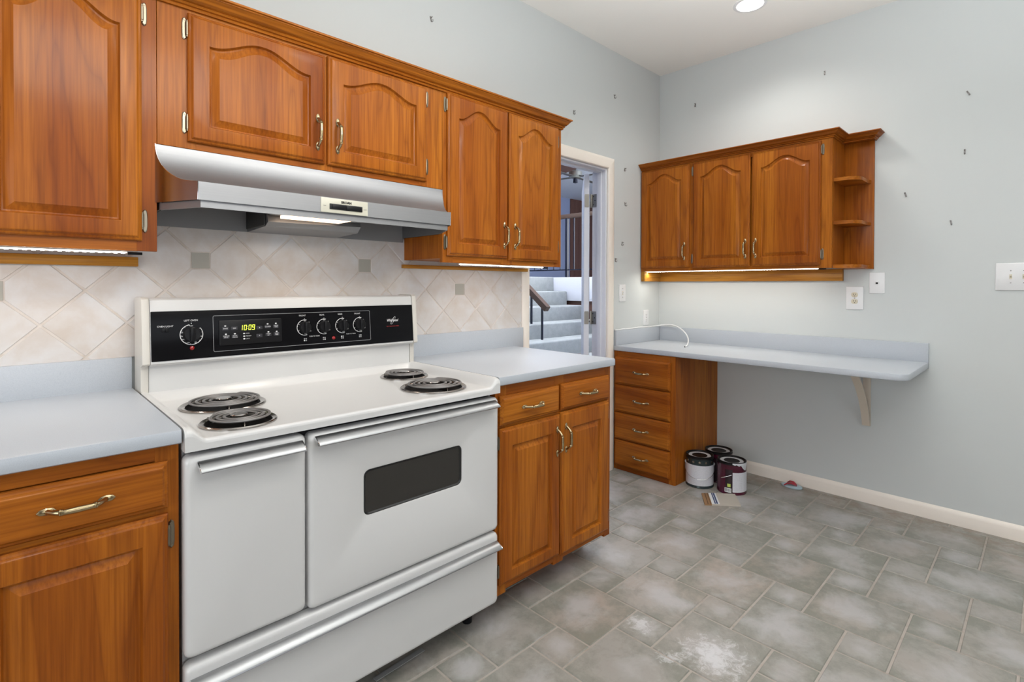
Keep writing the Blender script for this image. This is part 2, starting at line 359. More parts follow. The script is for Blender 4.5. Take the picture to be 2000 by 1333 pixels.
window('window_1', 'y', -4.35, -4.5, -1.9, .8, 2.3); window('window_2', 'x', -6.05, -3.0, -.8, .8, 2.2)

# floor: hopscotch tiles, a big square and a small square repeated
def floor_mesh():
    b = MB(); uvs = []
    x0, x1, y0, y1 = -5.99, -.002, -4.29, .0
    b.add([(x0-.01, y0-.01, -.003), (x1, y0-.01, -.003), (x1, y1+.10, -.003), (x0-.01, y1+.10, -.003)], [(0, 1, 2, 3)], 1); uvs.append([(0, 0)]*4)
    A, B = .2957, .14785; g = .0037; c = .0022
    for m_ in range(-40, 40):
        for n_ in range(-40, 40):
            ox = -2.1225 + m_*A + n_*B; oy = -.9785 - m_*B + n_*A
            for (tx, ty, tw) in ((ox, oy, A), (ox + A - B, oy - B, B)):
                a0, a1, c0, c1 = tx+g, tx+tw-g, ty+g, ty+tw-g
                lim = y1 + (.108 if (a0 > DX0 and a1 < DX1) else 0)
                a0c, a1c, c0c, c1c = max(a0, x0), min(a1, x1), max(c0, y0), min(c1, y1)
                if a1c-a0c < .01 or c1c-c0c < .01: continue
                fa = (random.random(), random.random(), random.random())
                vs = [(a0c, c0c, -.003), (a1c, c0c, -.003), (a1c, c1c, -.003), (a0c, c1c, -.003), (a0c+c, c0c+c, 0), (a1c-c, c0c+c, 0), (a1c-c, c1c-c, 0), (a0c+c, c1c-c, 0)]
                fs = [(4, 5, 6, 7), (0, 1, 5, 4), (1, 2, 6, 5), (2, 3, 7, 6), (3, 0, 4, 7)]
                b.add(vs, fs, 0, fa)
                for f in fs: uvs.append([((vs[i][0]-tx)/tw, (vs[i][1]-ty)/tw) for i in f])
    me = bpy.data.meshes.new('floor'); me.from_pydata(b.v, [], b.f); me.materials.append(FTILE); me.materials.append(FGROUT)
    me.polygons.foreach_set('material_index', b.m)
    at = me.attributes.new('tid', 'FLOAT_VECTOR', 'FACE'); at.data.foreach_set('vector', [c_ for a in b.fa for c_ in a])
    ul = me.uv_layers.new(name='tile'); ul.data.foreach_set('uv', [c_ for f in uvs for q in f for c_ in q])
    o = bpy.data.objects.new('floor', me); COL.objects.link(o); o['kind'] = 'structure'
floor_mesh()
# skirting on the desk wall
b = MB(); fr = Fr((-.0005, -.47, 0), (0, -1, 0), (-1, 0, 0), (0, 0, 1))
prof = [(0, 0), (.013, 0), (.013, .055), (.010, .066), (.005, .074), (0, .078)]
b.loops([[Vector((-.0005-a, -.462, z)) for a, z in prof], [Vector((-.0005-a, -4.29, z)) for a, z in prof]]); struct('baseboard_desk_side', b, CREAM)
# door casing: left, right, head with a rounded outer edge
def casing(name, pts0, pts1): struct(name, MB().loops([pts0, pts1]), CREAM)
cprof = [(0, .001), (0, .012), (.004, .017), (.016, .019), (.052, .019), (.066, .014), (.075, .006), (.076, .001)]
b = MB()
b.loops([[Vector((DX1+u, -w_, 0)) for u, w_ in cprof], [Vector((DX1+u, -w_, DZ+u)) for u, w_ in cprof]])
b.loops([[Vector((DX0-u, -w_, DZ+u)) for u, w_ in cprof], [Vector((DX1+u, -w_, DZ+u)) for u, w_ in cprof]])
b.loops([[Vector((DX0-u*.72, -w_, 0)) for u, w_ in cprof], [Vector((DX0-u*.72, -w_, DZ+u)) for u, w_ in cprof]])
struct('trim_1', b, CREAM)
b = MB(); b.box(DX1-.012, DX1-.0005, .0, .11, 0, DZ-.012, bev=.001); b.box(DX0+.0005, DX0+.012, .0, .11, 0, DZ-.012, bev=.001); b.box(DX0, DX1, .0, .11, DZ-.012, DZ-.0005, bev=.001)
b.box(DX1-.024, DX1-.012, .030, .066, 0, DZ-.024, bev=.002); b.box(DX0+.012, DX0+.024, .030, .066, 0, DZ-.024, bev=.002); b.box(DX0+.012, DX1-.012, .030, .066, DZ-.024, DZ-.012, bev=.002)
struct('trim_2', b, WHITE)

# ------------------------------------------------------------------ stair hall beyond the doorway
struct('floor_hall', MB().box(-3, 7, .11, 5.6, -.1, -.004), HFLOOR, smooth=False)
struct('ceiling_hall', MB().box(-3, 7, .11, 5.6, 3.22, 3.3), HALLW, smooth=False)
struct('wall_hall_back', MB().box(-3, 5.57, 5.5, 5.6, 0, 3.22), BLUE, smooth=False)
struct('wall_hall_left', MB().box(-3.1, -3, .11, 5.6, 0, 3.22), BLUE, smooth=False)
struct('wall_hall_right', MB().box(7, 7.1, .11, 5.6, 0, 3.22), BLUE, smooth=False)
struct('wall_hall_front', MB().box(.1, 7, .01, .11, 0, 3.3), BLUE, smooth=False)
struct('wall_hall_over_door', MB().box(-3, .1, .01, .11, H+.1, 3.3), BLUE, smooth=False)
b = MB()
for i in range(9): b.box(5.57+i*.16, 5.57+i*.16+.157, 5.47, 5.6, 0, 3.22, bev=.004)
struct('wall_hall_panelling', b, PANELW)
b = MB(); b.box(1.71, 6.9, 1.2, 5.45, 1.06, 1.36); struct('floor_upper_level', b, CARPET, smooth=False)
struct('wall_under_upper_level', MB().box(1.72, 1.80, 1.2, 5.45, 0, 1.06), PANELW, smooth=False)
struct('trim_3', MB().box(1.692, 1.71, 1.2, 5.45, 1.055, 1.362, bev=.003), WHITE)
b = MB(); d = Vector((-.193, -.59, 0)).normalized(); nrm = Vector((-d.y, d.x, 0))
p0 = Vector((2.42, 3.25, 2.9)); p1 = p0 + d*2.4
if nrm.x > 0: nrm = -nrm
L0 = [p0, p0+nrm*.6, p0+nrm*.6+Vector((0, 0, .25)), p0+Vector((0, 0, .25))]
L1 = [p1, p1+nrm*.6, p1+nrm*.6+Vector((0, 0, .25)), p1+Vector((0, 0, .25))]
tag(b.loops([L0, L1]).build('ceiling_beam', PANELW), 'brown wooden beam under the hall ceiling beyond the doorway', 'beam')
# stairs
st = thing('staircase', 'grey carpeted stairs with sloping brown handrail beyond the doorway', 'stairs', (1.0, 1.6, 0))
zs = [1.366, 1.180, 1.004, .830, .668, .495, .325, .16]
for i, z in enumerate(zs):
    y = 2.55 - .25*i
    if i == 0: continue
    MB().box(-.3, 1.665, y, y+.27, z-.22 if i < 7 else 0.0, z, bev=.018, seg=3).build('step', CARPET, st)
MB().box(-.3, 1.69, 2.55, 5.45, 1.12, zs[0], bev=.018, seg=3).build('landing', CARPET, st)
b = MB(); b.prism([(2.5, 1.12), (.85, .04), (.85, .0), (2.9, .0), (2.9, 1.12)], Fr((1.0, 0, 0), (0, 1, 0), (0, 0, 1), (1, 0, 0)), -1.28, .66); b.build('understair_box', PANELW, st)
r = thing('stair_railing', 'dark metal railing with brown handrail along the upper floor edge', 'railing', (1.73, 2.36, 1.36))
MB().box(1.70, 1.745, 1.5, 3.2, 2.135, 2.19, bev=.006).build('handrail', WALNUT, r)
MB().box(1.715, 1.73, 1.5, 3.2, 1.452, 1.467).build('bottom_rail', NAVY, r)
MB().box(1.70, 1.735, 2.335, 2.37, 1.05, 2.136).build('newel_post', NAVY, r)
for y in (1.6, 1.75, 1.9, 2.08, 2.235, 2.47, 2.585, 2.70, 2.82, 2.94, 3.06): MB().box(1.716, 1.728, y-.006, y+.006, 1.46, 2.136).build('baluster', NAVY, r)
r = st
a = Vector((.55, 1.64, 1.0)); c = Vector((.55, 2.35, 1.545)); d = (c-a).normalized(); up = Vector((1, 0, 0)).cross(d)
if up.z < 0: up = -up
def cross(q, hw, hh): return [q + Vector((hw, 0, 0)) - up*hh, q + Vector((hw, 0, 0)) + up*hh, q - Vector((hw, 0, 0)) + up*hh, q - Vector((hw, 0, 0)) - up*hh]
MB().loops([cross(a, .03, .03), cross(c, .03, .03)]).build('handrail', WALNUT, r)
for y, zt, zb in ((1.715, 1.02, .668), (1.875, 1.145, .83), (2.03, 1.27, .83), (2.19, 1.39, 1.004)): MB().box(.541, .559, y-.009, y+.009, zb-.002, zt).build('post', NAVY, r)
# ceiling fan far back in the hall
fx, fy = 2.56, 2.90
f = thing('ceiling_fan', 'nickel ceiling fan hanging in the hall beyond the doorway', 'fan', (fx, fy, 3.22))
MB().lathe([(.001, 3.219), (.05, 3.219), (.045, 3.17), (.012, 3.15), (.012, 2.98), (.001, 2.98)], FZ(fx, fy, 0), 20).build('rod', NICKEL, f)
MB().lathe([(.001, 2.99), (.06, 2.985), (.10, 2.96), (.105, 2.90), (.07, 2.87), (.001, 2.865)], FZ(fx, fy, 0), 24).build('motor', mat('fan_nickel', (.42, .42, .38, 1), .3, .8), f)
MB().lathe([(.001, 2.865), (.03, 2.86), (.035, 2.80), (.001, 2.79)], FZ(fx, fy, 0), 16).build('light_cap', NAVY, f)
for k in range(4):
    t = math.radians(97 + 90*k); fr = Fr((fx, fy, 2.885), (math.cos(t), math.sin(t), 0), (-math.sin(t), math.cos(t), .02), (0, 0, 1))
    MB().box(  .09, .62, -.040, .040, -.003, .003, fr=fr, bev=.002).build('blade', NICKEL, f)

# open door, swung into the hall
ang = math.radians(39.6); hx, hy = -.713, .118
dr = MB(); U = Vector((math.cos(ang), math.sin(ang), 0)); W = Vector((-math.sin(ang), math.cos(ang), 0))
fr = Fr((hx, hy, .012), U, (0, 0, 1), -W)
dr.rrect(fr, .0, .75, 0, 2.005, -.035, 0, .002, .0015)
for (u0, u1, v0, v1) in ((.11, .35, .16, .82), (.40, .64, .16, .82), (.11, .35, .98, 1.86), (.40, .64, .98, 1.86)):
    for w_ in (0.0004,):
        dr.loops([rr_loop(fr, u0, u1, v0, v1, w_, .004, 2), rr_loop(fr, u0+.012, u1-.012, v0+.012, v1-.012, w_+.006, .004, 2), rr_loop(fr, u0+.03, u1-.03, v0+.03, v1-.03, w_+.001, .004, 2)])
door = struct('door_1', dr, WHITE)
MB().tube([fr.p(.69, .95, 0), fr.p(.69, .95, .045), fr.p(.69, .95, .047), fr.p(.69, .95, .075)], [.012, .012, .026, .02], 16).build('door_knob', HINGEB, door)
for z in (.25, 1.03, 1.83):
    h = MB(); h.tube([(DX1-.018, .116, z-.045), (DX1-.018, .116, z+.045)], .0065, 12)
    h.box(DX1-.0145, DX1-.012, .074, .114, z-.044, z+.044, bev=.001)
    h.rrect(Fr((hx, hy, z), W, (0, 0, 1), -U), .001, .031, -.044, .044, 0.0005, .003, .006)
    for q in (-.028, 0, .028): h.tube([(DX1-.0148, .092 + (.008 if q else -.006), z+q), (DX1-.0155, .092 + (.008 if q else -.006), z+q)], .004, 8, 1)
    h.build('door_hinge', [HINGEB, DARKH], door)

# ------------------------------------------------------------------ cabinet parts
def door_mesh(w, h, arch=.05, sh=.096, stile=.054, bot=.052, t=.020):
    """raised panel door front in u,v,w; arch 0 gives a rectangular panel"""
    NBm, NS, NT_ = 10, 5, 28
    def loop(u0, u1, v0, v1, a, d):
        out = [(u0+(u1-u0)*i/NBm, v0, d) for i in range(NBm)]
        out += [(u1, v0+(v1-v0)*i/NS, d) for i in range(NS)]
        for i in range(NT_):
            q = 1-i/NT_; s_ = 1-abs(2*q-1); s_ = min(1, max(0, (s_-.06)/.90)); ff = s_*s_*(3-2*s_)
            out.append((u0+(u1-u0)*q, v1+a*ff, d))
        out += [(u0, v1-(v1-v0)*i/NS, d) for i in range(NS)]
        return out
    b = MB(); L = []
    for ins, d in ((0, 0), (0, t-.011), (.003, t-.0075), (.0075, t-.006), (.009, t-.0035), (.0125, t-.0005), (.015, t)): L.append(loop(ins, w-ins, ins, h-ins, 0, d))
    if sh is not None:
        sv = h-sh
        for ins, d in ((0, t), (.0015, t-.0035), (.004, t-.0085), (.0075, t-.0095), (.0095, t-.009), (.0265, t-.0012), (.0275, t-.0002)):
            L.append(loop(stile+ins, w-stile-ins, bot+ins, sv-ins, arch, d))
    b.loops([[Vector(q) for q in l] for l in L]); return b
def pull_mesh(L=.120):
    b = MB(); h = L/2; pts = []; rr = []
    n = 72
    for i in range(n+1):
        t = -1+2*i/n; a = abs(t)
        v = t*(h-.013); w_ = .003 + .024*(1-max(0, (a-.42)/.58)**2.0) + .002*(1-a*a)
        pts.append((0, v, w_)); r_ = .0047 + .0019*(1-a) + (.0016 if .50 < a < .54 or .57 < a < .61 else 0)
        rr.append(r_ if a < .9 else .005)
    b.tube(pts, rr, 12)
    for s_ in (-1, 1):
        c = s_*(h-.012); pl = [(.0, c-.0155), (.0055, c-.010), (.0075, c), (.0055, c+.010), (0, c+.0155), (-.0055, c+.010), (-.0075, c), (-.0055, c-.010)]
        b.loops([[Vector((u, v, 0)) for u, v in pl], [Vector((u, v, .0025)) for u, v in pl], [Vector((u*.55, c+(v-c)*.55, .0055)) for u, v in pl]])
    return b
def hinge_mesh():
    b = MB(); pl = [(0, -.033), (.005, -.028), (.0065, -.016), (.0065, .016), (.005, .028), (0, .033), (-.005, .028), (-.0065, .016), (-.0065, -.016), (-.005, -.028)]
    b.loops([[Vector((u, v, 0)) for u, v in pl], [Vector((u, v, .0022)) for u, v in pl], [Vector((u*.7, v*.93, .0036)) for u, v in pl]])
    b.tube([(.006, -.024, .006), (.006, -.019, .006), (.006, -.0185, .006), (.006, .0185, .006), (.006, .019, .006), (.006, .024, .006)], [.0032, .0032, .0045, .0045, .0032, .0032], 12)
    for v in (-.026, .026): b.tube([(0, v, .0034), (0, v, .0048)], .003, 8)
    return b
PULL = proto(pull_mesh(), 'pull', [BRASS]); HINGE = proto(hinge_mesh(), 'hinge', [PEWTER])
def add_door(cab, fr, u0, u1, v0, v1, grain, pull=None, hinge=None, name='door', **k):
    """pull: (u, v, roll); hinge: (side, (v...))"""
    f2 = Fr(fr.p(u0, v0, 0), fr.U, fr.V, fr.W)
    b = door_mesh(u1-u0, v1-v0, **k); b.v = [f2.p(*a) for a in b.v]
    d = b.build(name, grain, cab, 28)
    if pull: inst(PULL, 'handle', d, fr, pull[0], pull[1], .0203, pull[2])
    if hinge:
        s_, vs = hinge
        for v in vs: inst(HINGE, 'hinge', d, fr, (u1+.0075) if s_ > 0 else (u0-.0075), v, .0003, PI if s_ > 0 else 0)
    return d

def carcass(cab, fr, u0, u1, v0, v1, depth, stiles, rails, grainv, grainh, name='body', bottom=True):
    """box behind a face frame; stiles/rails are (a,b) spans"""
    b = MB(); b.box(u0, u1, v0+.018, v1, -depth, -.019, fr=fr) ; b.build(name, grainv, cab, smooth=False)
    for a, c in stiles: MB().box(a, c, v0, v1, -.019, 0, fr=fr, bev=.0008, seg=1).build('frame_stile', grainv, cab)
    for a, c, s0, s1 in rails: MB().box(s0, s1, a, c, -.0185, -.0004, fr=fr).build('frame_rail', grainh, cab, smooth=False)

UZ0, UZ1 = 1.345, 2.066
YF = -.300
# left wall cabinet (mostly beyond the picture's left edge)
c = thing('wall_cabinet', 'tall wall cabinet at the left edge above the left worktop', 'cabinet', (-3.60, -.15, UZ0), 'wall cabinets over the stove side')
fr = FA(0, YF, 0)
carcass(c, fr, -3.86, -3.2575, UZ0-.003, UZ1, .295, [(-3.86, -3.81), (-3.305, -3.2575)], [(UZ0-.003, 1.392, -3.81, -3.305), (2.03, UZ1, -3.81, -3.305)], WV, WX)
add_door(c, fr, -3.628, -3.294, 1.3705, 2.050, WV, None, (1, (2.006, 1.4265)), sh=.094, arch=.055, stile=.049)
add_door(c, fr, -3.85, -3.634, 1.3705, 2.050, WV, (-3.66, 1.48, 0), None, sh=.094, arch=.055, stile=.049)
# over the hood
c = thing('wall_cabinet', 'short double-door wall cabinet above the range hood', 'cabinet', (-2.755, -.15, 1.65), 'wall cabinets over the stove side')
carcass(c, fr, -3.2565, -2.2560, 1.650, UZ1, .295, [(-3.2565, -3.16), (-2.79, -2.735), (-2.37, -2.2560)], [(1.650, 1.69, -3.16, -2.37), (2.03, UZ1, -3.16, -2.37)], WV, WX)
add_door(c, fr, -3.182, -2.767, 1.670, 2.046, WV, (-2.797, 1.773, 0), (-1, (2.000, 1.7245)), sh=.085, arch=.046, bot=.049)
add_door(c, fr, -2.757, -2.342, 1.670, 2.051, WV, (-2.7255, 1.773, 0), (1, (2.006, 1.732)), sh=.088, arch=.042, bot=.052)
# right of the hood
c = thing('wall_cabinet', 'tall double-door wall cabinet between range hood and doorway', 'cabinet', (-1.88, -.15, UZ0), 'wall cabinets over the stove side')
carcass(c, fr, -2.2550, -1.4965, UZ0, UZ1, .295, [(-2.2550, -2.20), (-1.92, -1.85), (-1.55, -1.4965)], [(UZ0, 1.392, -2.2, -1.55), (2.03, UZ1, -2.2, -1.55)], WV, WX)
add_door(c, fr, -2.236, -1.889, 1.374, 2.058, WV, (-1.917, 1.479, 0), (-1, (2.009, 1.431)), sh=.098, arch=.054)
add_door(c, fr, -1.880, -1.529, 1.366, 2.056, WV, (-1.8485, 1.479, 0), (1, (1.99, 1.45)), sh=.098, arch=.054)
# cornice along the three cabinets, returning at the right end
def cornice(b, path, z0, up):
    """path: list of (x,y, outward normal nx,ny) at mitres"""
    prof = [(0, 0), (.007, 0), (.009, .005), (.007, .0085), (.013, .010), (.0155, .014), (.013, .0175), (.020, .020), (.026, .027), (.035, .039), (.037, .040), (.037, .0425), (.043, .044), (.043, .050), (0, .050)]
    L = [[Vector((x+nx*a, y+ny*a, z0+z*up)) for a, z in prof] for x, y, nx, ny in path]
    return b.loops(L)
b = MB(); cornice(b, [(-3.90, YF, 0, -1), (-1.4965, YF, 1, -1), (-1.4965, -.002, 1, 0)], UZ1-.008, 1.0)
rebase(tag(b.build('cornice_moulding', WX), 'long dark stepped cornice running along the top of the stove wall cabinets', 'moulding'), (-2.7, YF, UZ1))
# light strips and wall battens
def led(label, fr, u0, u1, v, w0, conn, group='lit light strips under the wall cabinets'):
    t = thing('light_strip', label, 'light', fr.p((u0+u1)/2, v, w0), group)
    MB().box(u0, u1, v-.0035, v, w0-.0055, w0+.0055, fr=fr).build('strip', LEDB, t, smooth=False)
    b = MB(); n = int((u1-u0)/.0167)
    for i in range(n):
        u = u0+(i+.5)*(u1-u0)/n; b.box(u-.0042, u+.0042, v-.0048, v-.0035, w0-.004, w0+.004, fr=fr)
    b.build('diodes', LEDM, t, smooth=False)
    b = MB(); b.box(conn, conn+.035, v-.008, v, w0-.005, w0+.005, fr=fr, bev=.001); b.build('connector', BLACKP, t)
led('glowing light strip under the wall cabinet at the far left', FA(0, 0, 0), -3.85, -3.318, UZ0-.003, .222, -3.316)
led('glowing light strip under the wall cabinet beside the doorway', FA(0, 0, 0), -2.115, -1.570, UZ0, .240, -1.567)
for x0, x1, z0, z1, lb in ((-3.87, -3.262, 1.306, 1.336, 'pale wood batten under the far left wall cabinet'), (-2.271, -1.462, 1.326, 1.343, 'pale wood batten under the wall cabinet beside the doorway')):
    rebase(tag(MB().box(x0, x1, -.030, -.0085, z0, z1, bev=.0015).build('wall_batten', OAKX), lb, 'batten', 'wood battens below the wall cabinets'), ((x0+x1)/2, -.02, z0))

# ------------------------------------------------------------------ tiled splashback
def splash():
    b = MB(); X0, Z0, sx, sz = -3.0795, 1.3325, .1045, .1035
    xl, xr, zb, zt = -3.88, -1.4905, 1.0135, 1.46
    y0 = -.0005
    b.add([(xl, -.0052, zb), (xr, -.0052, zb), (xr, -.0052, zt), (xl, -.0052, zt)], [(0, 1, 2, 3)], 1)
    ins = {(0, 0), (6, 0), (11, -1), (-5, -1), (12, 1), (-4, 1)}
    g = .0032; q = .0275
    def clip(poly):
        for ax, lim, sg in ((0, xl, 1), (0, xr, -1), (1, zb, 1), (1, zt, -1)):
            out = []
            for i in range(len(poly)):
                a, c = poly[i], poly[(i+1) % len(poly)]; da = (a[ax]-lim)*sg; dc = (c[ax]-lim)*sg
                if da >= 0: out.append(a)
                if da*dc < 0: t = da/(da-dc); out.append((a[0]+(c[0]-a[0])*t, a[1]+(c[1]-a[1])*t))
            poly = out
            if len(poly) < 3: return []
        return poly
    def tile(poly, mi, hgt=.0072):
        poly = clip(poly)
        if len(poly) < 3: return
        cx = sum(a for a, _ in poly)/len(poly); cz = sum(c for _, c in poly)/len(poly); k = .018
        fa = (random.random(), random.random(), random.random())
        n = len(poly); vs = [(a, -.004, c) for a, c in poly] + [(a, -hgt+.001, c) for a, c in poly] + [(a+(cx-a)*k, -hgt, c+(cz-c)*k) for a, c in poly]
        b.add(vs, [tuple(range(2*n, 3*n))] + [(i, (i+1) % n, n+(i+1) % n, n+i) for i in range(n)] + [(n+i, n+(i+1) % n, 2*n+(i+1) % n, 2*n+i) for i in range(n)], mi, fa)
    for i in range(-10, 18):
        for j in range(-4, 4):
            cx, cz = X0+i*sx, Z0+j*sz
            if (i+j) % 2 == 1:                       # a diamond is centred here, its corners on the even points
                poly = []
                for (di, dj) in ((1, 0), (0, 1), (-1, 0), (0, -1)):
                    k = 1-g*1.41/sx
                    if (i+di, j+dj) in ins:
                        px, pz = cx+di*sx, cz+dj*sz; e = q+.0035
                        if di: poly += [(px-di*e, cz-di*(sx-e-g*1.4)*0 + (-di)*(e-g*1.4)), (px-di*e, cz+di*(e-g*1.4))]
                        else: poly += [(cx+dj*(e-g*1.4), pz-dj*e), (cx-dj*(e-g*1.4), pz-dj*e)]
                    else: poly.append((cx+di*sx*k, cz+dj*sz*k))
                tile(poly, 0)
            elif (i, j) in ins: tile([(cx-q, cz-q), (cx+q, cz-q), (cx+q, cz+q), (cx-q, cz+q)], 2, .0068)
    o = b.build('tile_splashback', [STILE, SGROUT, SINS], None, 20, smooth=False, tid=True)
    rebase(tag(o, 'cream diagonal tile splashback with small grey squares behind the stove', 'splashback'), (-2.7, 0, 1.0135))
splash()

# ------------------------------------------------------------------ worktops
def worktop(label, x0, x1, yf, z, sx0, sx1, ztop, grp):
    t = thing('worktop', label, 'worktop', ((x0+x1)/2, -.3, z-.034), grp)
    b = MB(); prof = [(-.021, z-.034), (yf+.006, z-.034), (yf+.001, z-.031), (yf, z-.026), (yf, z-.007), (yf+.002, z-.002), (yf+.008, z), (-.021, z)]
    b.loops([[Vector((x0, y, q)) for y, q in prof], [Vector((x0+.0001, y, q)) for y, q in prof], [Vector((x1-.0001, y, q)) for y, q in prof], [Vector((x1, y, q)) for y, q in prof]]); b.build('slab', COUNTER, t)
    MB().box(sx0, sx1, -.021, -.0008, z-.034, ztop, bev=.0015).build('upstand', COUNTER, t)
ZC = .914
worktop('pale grey worktop left of the stove', -3.95, -3.2775, -.684, ZC, -3.95, -3.2785, 1.0145, 'pale grey kitchen worktops')
worktop('pale grey worktop between the stove and the doorway', -2.2815, -1.5585, -.684, ZC, -2.2815, -1.4885, 1.0145, 'pale grey kitchen worktops')

# ------------------------------------------------------------------ base cabinets
YB = -.660
fr = FA(0, YB, 0)
c = thing('base_cabinet', 'base cabinet under the left worktop with one wide drawer', 'cabinet', (-3.55, -.33, 0), 'base cabinets either side of the stove')
MB().box(-3.90, -3.2785, -.640, -.003, .10, ZC-.035).build('body', WV, c, smooth=False)
MB().box(-3.90, -3.2785, -.500, -.02, 0.0005, .10).build('toe_kick', WX, c, smooth=False)
def frame(cab, fr_, stiles, rails, z0, z1, wh):
    for a, d in stiles: MB().box(a, d, z0, z1, -.019, 0, fr=fr_, bev=.0008, seg=1).build('frame_stile', WV, cab)
    for r0, r1 in rails: MB().box(stiles[0][1], stiles[-1][0], r0, r1, -.0185, -.0004, fr=fr_).build('frame_rail', wh, cab, smooth=False)
frame(c, fr, [(-3.90, -3.85), (-3.325, -3.2785)], [(.845, ZC-.035), (.72, .745), (.095, .14)], .095, ZC-.035, WX)
add_door(c, fr, -3.625, -3.3015, .736, .843, WX, (-3.4625, .792, PI/2), None, name='drawer_front', sh=None)
add_door(c, fr, -3.627, -3.3015, .125, .7225, WV, None, (1, (.670, .19)), sh=.058, arch=0, stile=.050)
add_door(c, fr, -3.88, -3.633, .125, .7225, WV, (-3.66, .62, 0), None, sh=.058, arch=0, stile=.050)
c = thing('base_cabinet', 'two-drawer two-door base cabinet between the stove and the doorway', 'cabinet', (-1.92, -.33, 0), 'base cabinets either side of the stove')
MB().box(-2.2805, -1.5625, -.640, -.003, .10, ZC-.035).build('body', WV, c, smooth=False)
MB().box(-2.2805, -1.5725, -.500, -.02, 0.0005, .10).build('toe_kick', WX, c, smooth=False)
frame(c, fr, [(-2.2805, -2.225), (-1.955, -1.895), (-1.605, -1.5625)], [(.838, ZC-.035), (.712, .745), (.108, .145)], .095, ZC-.035, WX)
add_door(c, fr, -2.265, -1.9355, .730, .838, WX, (-2.0995, .785, PI/2), None, name='drawer_front', sh=None)
add_door(c, fr, -1.9235, -1.589, .732, .840, WX, (-1.753, .787, PI/2), None, name='drawer_front', sh=None)
add_door(c, fr, -2.2665, -1.9305, .136, .7185, WV, (-1.956, .612, 0), (-1, (.665, .19)), sh=.068, arch=0, stile=.056, bot=.046)
add_door(c, fr, -1.9245, -1.588, .130, .7245, WV, (-1.901, .617, 0), (1, (.665, .19)), sh=.070, arch=0, stile=.066, bot=.05)

# ------------------------------------------------------------------ the stove
SX0, SX1 = -3.2725, -2.2855
YD = -.687                                   # door fronts
t = thing('kitchen_stove', 'wide off-white electric stove with four coil burners and two oven doors', 'stove', (-2.779, -.36, 0))
MB().box(SX0+.004, SX1-.004, -.640, -.035, .100, .862).build('body', ENAMEL, t, smooth=False)
b = MB(); b.box(SX0+.02, SX1-.02, -.652, -.648, .80, .862); b.build('painted_gap_shade', BLACKP, t, smooth=False)  # black sheet painted in as the shade behind the door tops
for x in (SX0+.06, SX1-.06):
    for y in (-.58, -.10): MB().tube([(x, y, .0005), (x, y, .101)], .018, 12).build('foot', BLACKP, t)
BUR = [(-3.096, -.335, 1.0), (-3.124, -.578, .80), (-2.430, -.286, .80), (-2.477, -.551, 1.0)]
def cooktop():
    x0, x1, y0, y1 = SX0, SX1, -.693, -.118
    nx, ny = 190, 112
    xs = [x0+(x1-x0)*i/nx for i in range(nx+1)]; xs = sorted(set(xs + [x0+.002, x0+.004, x1-.002, x1-.004]))
    ys = [y0+(y1-y0)*i/ny for i in range(ny+1)]; ys = sorted(set(ys + [y0+.001, y0+.0025, y0+.0075]))
    def sm(a, b_, x): q = min(1, max(0, (x-a)/(b_-a))); return q*q*(3-2*q)
    def hgt(x, y):
        s_ = min(x-x0, x1-x); h = .884 + .031*(1-sm(.010, .048, s_))
        h = max(h, .884 + .030*(1-sm(.006, .045, y1-y)))
        rr = .010; d = y-y0
        if d < rr: h -= (rr - math.sqrt(max(0, rr*rr-(rr-d)**2)))*1.0
        if s_ < .003: h -= .0015
        d2 = y-y0
        if d2 < .03 and s_ < .05: h -= .010*(1-d2/.03)**2*(1-sm(.01, .05, s_))
        for bx, by, k in BUR:
            r_ = math.hypot(x-bx, y-by); R_ = .100*k+.003
            if r_ < R_: h = .862
        return h
    b = MB(); n = len(xs); vs = [(x, y, hgt(x, y)) for y in ys for x in xs]
    fs = [(j*n+i, j*n+i+1, (j+1)*n+i+1, (j+1)*n+i) for j in range(len(ys)-1) for i in range(n-1)]
    b.add(vs, fs)
    rim = [j*n for j in range(len(ys)-1, 0, -1)] + list(range(0, n-1)) + [j*n+n-1 for j in range(len(ys))]
    top = [Vector(vs[i]) for i in rim]; low = [Vector((a.x, a.y, .859)) for a in top]
    b.loops([top, low, [Vector((-2.78+(a.x+2.78)*.97, -.4+(a.y+.4)*.97, .859)) for a in top]], cap0=False, cap1=False, closed=False)
    b.build('cooktop', ENAMEL, t, 40)
cooktop()
